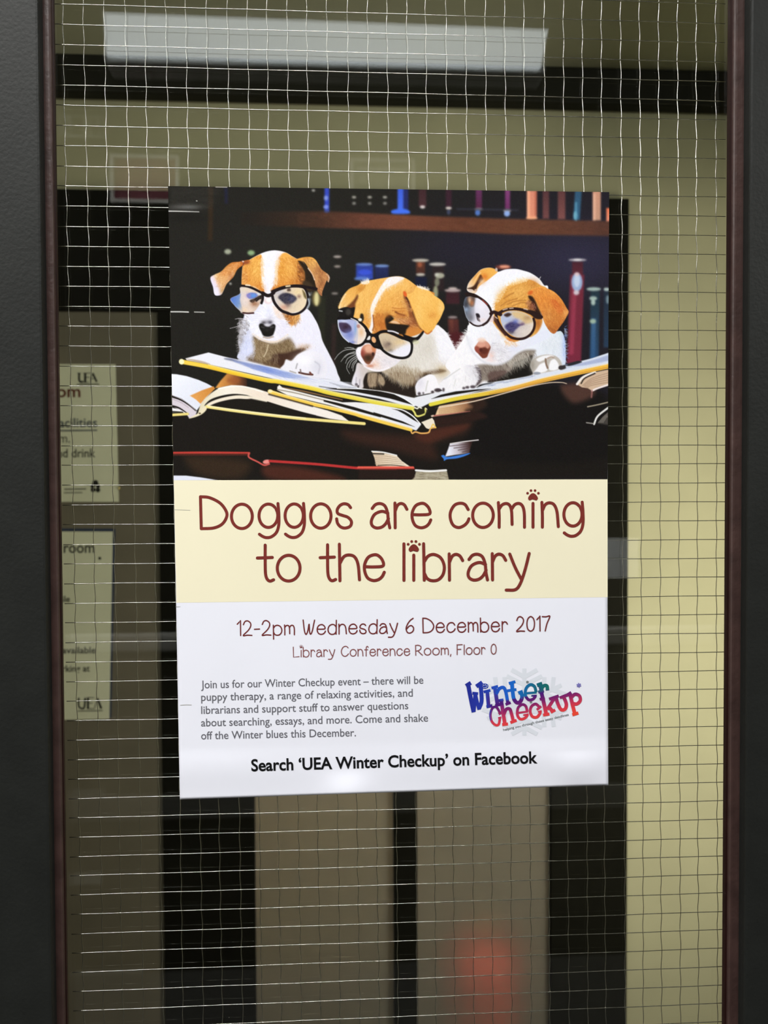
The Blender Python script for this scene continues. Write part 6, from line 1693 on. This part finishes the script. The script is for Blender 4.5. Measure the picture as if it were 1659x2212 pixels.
hk = Ink()
HW = 6.6
b1 = lambda x: 1142.0 + (x - 430) * (-0.0045)
for ch_, a0, a1 in (('D', 433, 490), ('o', 500, 545), ('g', 559.5, 603.5), ('g', 615.8, 658.6), ('o', 671, 715), ('s', 726.5, 760), ('a', 801.5, 842), ('r', 852, 879.5), ('e', 889.5, 930.5),
                    ('c', 971.5, 1013), ('o', 1021, 1065.5), ('m', 1076.5, 1133.5), ('i', 1148, 1154.6), ('n', 1170.5, 1206), ('g', 1218, 1260.5)):
    letter(hk, ch_, a0, a1, b1, 52.5, 69, HW)
paw(hk, 1151.3, 1072.5, 11.5)
b2 = lambda x: 1255.2 + (x - 560) * (-0.0055)
for ch_, a0, a1 in (('t', 556, 591), ('o', 599, 648), ('t', 691.5, 725), ('h', 733, 776.5), ('e', 786.5, 830), ('l', 869, 876), ('i', 890.5, 897), ('b', 915, 960.5), ('r', 969, 1000),
                    ('a', 1010.5, 1053), ('r', 1062, 1093), ('y', 1101, 1143)):
    letter(hk, ch_, a0, a1, b2, 55.5, 70, HW)
paw(hk, 893.8, 1183, 12)
hk.build('headline_lettering', on_sheet(0.00014), M_MAROON, banner)

dk = Ink()
bd = lambda x: 1373.0 + (x - 511) * (-0.0155)
for t_, a0, a1 in (('12-2pm', 511, 637.5), ('Wednesday', 653.5, 860), ('6', 875.5, 895), ('December', 912, 1097.5), ('2017', 1114.5, 1189)):
    word(dk, t_, a0, a1, bd, 21.0, 31.5, 2.7)
dk.build('date_lettering', on_sheet(0.00012), M_MAROON2, poster)

vk = Ink()
bv = lambda x: 1419.4 + (x - 632) * (-0.0155)
for t_, a0, a1 in (('Library', 632.5, 724), ('Conference', 736, 886), ('Room,', 896.5, 975.5), ('Floor', 986, 1049), ('0', 1059.5, 1073)):
    ps = word(vk, t_, a0, a1, bv, 14.6, 21.5, 2.05)
    if t_ == 'Library':
        paw(vk, sum(ps[1]) / 2, bv(650) - 21.5, 3.2)
vk.build('venue_lettering', on_sheet(0.00012), M_MAROON3, poster)

tk = Ink()
for t_, p0, p1 in (('Join us for our Winter Checkup event \u2013 there will be', (434.4, 1487.0), (914.6, 1476.8)),
                   ('puppy therapy, a range of relaxing activities, and', (434.6, 1514.0), (891.8, 1504.6)),
                   ('librarians and support stuff to answer questions', (434.8, 1542.2), (882.0, 1531.8)),
                   ('about searching, essays, and more. Come and shake', (434.6, 1569.2), (924.8, 1558.6)),
                   ('off the Winter blues this December.', (434.6, 1597.2), (769.0, 1590.4))):
    type_line(tk, t_, p0, p1, 14.6, 0.006)
tk.build('body_text', on_sheet(0.00012), M_GREY, poster)

sk = Ink()
type_line(sk, 'Search \u2018UEA Winter Checkup\u2019 on Facebook', (543, 1665.6), (1161, 1648.2), 21.8, 0.022)
sk.build('search_line', on_sheet(0.00022), M_BLK, poster)

# ---------------------------------------------------------------- the event logo
LZm = Z(990, 1430, 5.53)
fk = Ink()


def flake_arm(a):
    def R(x, y):
        ca, sa = math.cos(a), math.sin(a)
        return (790 + (x * ca - y * sa) * 1.28, 478 + (x * sa + y * ca))
    for seg in ([(0, 0), (0, -400)], [(0, -300), (-120, -385)], [(0, -300), (120, -385)], [(0, -205), (-165, -310)], [(0, -205), (165, -310)]):
        fk.line(LZm(*[R(*p) for p in seg]), 9.0, False, False)


for k in range(6):
    flake_arm(math.radians(60 * k))
fk.line(LZm((590, 480), (990, 480)), 50, False)
logo = fk.build('snowflake', on_sheet(0.00008), M_FLAKE, poster)
lk = Ink()


def ls(w, *p, smooth=True):
    lk.line(LZm(*p), w / 5.53, smooth, False)


ls(46, (90, 285), (150, 248), smooth=False); ls(50, (116, 262), (150, 440), (184, 600), smooth=True); ls(44, (184, 590), (196, 470), (202, 370)); ls(34, (168, 372), (236, 378), smooth=False)
ls(40, (204, 380), (226, 480), (248, 570)); ls(48, (244, 560), (276, 480), (276, 380), (262, 262)); ls(48, (215, 292), (286, 242), smooth=False)
ls(44, (345, 345), (362, 530), smooth=False); ls(34, (302, 358), (384, 338), smooth=False); ls(36, (336, 536), (408, 520), smooth=False)
ls(46, (436, 300), (468, 510), smooth=False); ls(34, (396, 312), (474, 290), smooth=False); ls(34, (440, 522), (500, 508), smooth=False)
ls(40, (452, 385), (490, 320), (540, 305), (568, 360), (592, 490)); ls(34, (564, 508), (626, 484), smooth=False)
ls(46, (640, 240), (650, 360), (664, 440), (700, 486), (742, 472), (762, 410), (742, 350)); ls(34, (604, 256), (682, 234), smooth=False); ls(34, (584, 344), (694, 328), smooth=False); ls(40, (716, 372), (770, 350), smooth=False)
ls(27, (806, 374), (936, 364), smooth=False); ls(36, (930, 362), (910, 292), (860, 270), (812, 312), (800, 390), (838, 450), (892, 444), (924, 404)); ls(22, (872, 404), (938, 400), smooth=False)
ls(46, (976, 268), (1000, 372), smooth=False); ls(44, (940, 278), (1002, 256), smooth=False); ls(42, (986, 330), (1020, 285), (1058, 286), (1066, 340))
ls(32, (482, 622), (520, 600), smooth=False); ls(30, (498, 606), (456, 540), (410, 548), (384, 620), (396, 700), (440, 750), (482, 744), (498, 664)); ls(22, (476, 670), (514, 660), smooth=False)
ls(44, (514, 470), (556, 740), smooth=False); ls(34, (484, 462), (540, 452), smooth=False); ls(34, (478, 510), (540, 496), smooth=False); ls(36, (524, 748), (594, 740), smooth=False)
ls(40, (544, 628), (572, 566), (614, 562), (636, 620), (658, 710)); ls(36, (622, 724), (696, 696), smooth=False)
ls(24, (706, 608), (834, 592), smooth=False); ls(33, (824, 592), (806, 528), (764, 508), (714, 548), (706, 632), (742, 682), (798, 668), (830, 624)); ls(20, (776, 636), (838, 622), smooth=False)
ls(30, (938, 572), (990, 528), smooth=False); ls(34, (972, 542), (926, 502), (876, 528), (858, 590), (884, 650), (938, 658), (974, 616), (980, 588)); ls(20, (950, 596), (996, 584), smooth=False)
ls(46, (990, 355), (1024, 500), (1050, 620), smooth=True); ls(36, (954, 360), (1022, 342), smooth=False); ls(34, (972, 446), (1034, 430), smooth=False); ls(36, (1012, 634), (1088, 620), smooth=False)
ls(40, (1060, 568), (1104, 500), (1148, 430), smooth=True); ls(36, (1084, 444), (1200, 404), smooth=False); ls(42, (1078, 530), (1130, 592), smooth=False); ls(34, (1104, 602), (1158, 572), smooth=False)
ls(42, (1166, 412), (1186, 490), (1226, 566), (1274, 562), (1290, 500), (1256, 410)); ls(36, (1212, 428), (1290, 396), smooth=False)
ls(44, (1332, 372), (1362, 500), (1392, 620), smooth=True); ls(38, (1284, 404), (1350, 364), smooth=False); ls(38, (1362, 630), (1434, 608), smooth=False)
ls(40, (1350, 420), (1396, 384), (1446, 404), (1456, 460), (1416, 500), (1366, 494))
for k in range(3):
    a = math.radians(60 * k + 20)
    ls(9, (315 - 38 * math.cos(a), 288 - 28 * math.sin(a)), (315 + 38 * math.cos(a), 288 + 28 * math.sin(a)), smooth=False)
    ls(14, (1440 - 28 * math.cos(a), 278 - 28 * math.sin(a)), (1440 + 28 * math.cos(a), 278 + 28 * math.sin(a)), smooth=False)
lk.line(LZm(*[(315 + 40 * math.cos(math.radians(t)), 288 + 28 * math.sin(math.radians(t))) for t in range(0, 361, 30)]), 1.5, True, False)


def logo_colour(px, py):
    x, y = (px - 990) * 5.53, (py - 1430) * 5.53
    if x > 1395 and y < 320:
        return albedo((120, 116, 186))
    yb = 755 - (x - 440) * 0.235
    t = (y - (yb - 215)) / 215
    top = 560 - (x - 180) * 0.20
    if x < 380 or (y < top - 20 and not (x > 950 and y > 335)) and not (475 < x < 545 and y > 440):
        xs = [80, 300, 500, 640, 740, 860, 980, 1080]
        cs_ = np.array([(38, 46, 146), (40, 60, 170), (34, 86, 196), (30, 104, 206), (24, 104, 182), (26, 106, 150), (24, 100, 112), (30, 112, 104)], float)
        return albedo([np.interp(x, xs, cs_[:, k]) for k in range(3)])
    ts = [-0.45, -0.1, 0.25, 0.6, 1.0, 1.4]
    cs_ = np.array([(44, 26, 140), (80, 28, 120), (122, 34, 108), (184, 52, 92), (222, 62, 72), (238, 76, 54)], float)
    return albedo([np.interp(t, ts, cs_[:, k]) for k in range(3)])


lk.build('event_logo', on_sheet(0.00020), M_PRINT, logo, colour=logo_colour)
gk = Ink()
type_line(gk, 'helping you through those essay deadlines', LZm((540, 825))[0], LZm((1320, 640))[0], 4.6, 0.012)
for q in ((826, 240), (868, 480)):
    gk.disc(*LZm(q)[0], 3.0)
gk.build('tagline', on_sheet(0.00020), M_TAGL, logo)

# scuffs across the left border of the sheet
M_SCUFF = paint('grey_scuff', albedo((168, 168, 160)), 0.7, 0.1)
for pts, w_ in (([(376, 1101), (392, 1101.6), (411, 1102.2)], 0.9), ([(389, 1523.4), (402, 1522.6), (414, 1522.8)], 1.2), ([(379, 1311), (390, 1310.5)], 0.7)):
    ck = Ink(); ck.line(pts, w_, True, False); ck.build('scuff', on_sheet(0.00016), M_SCUFF, poster)
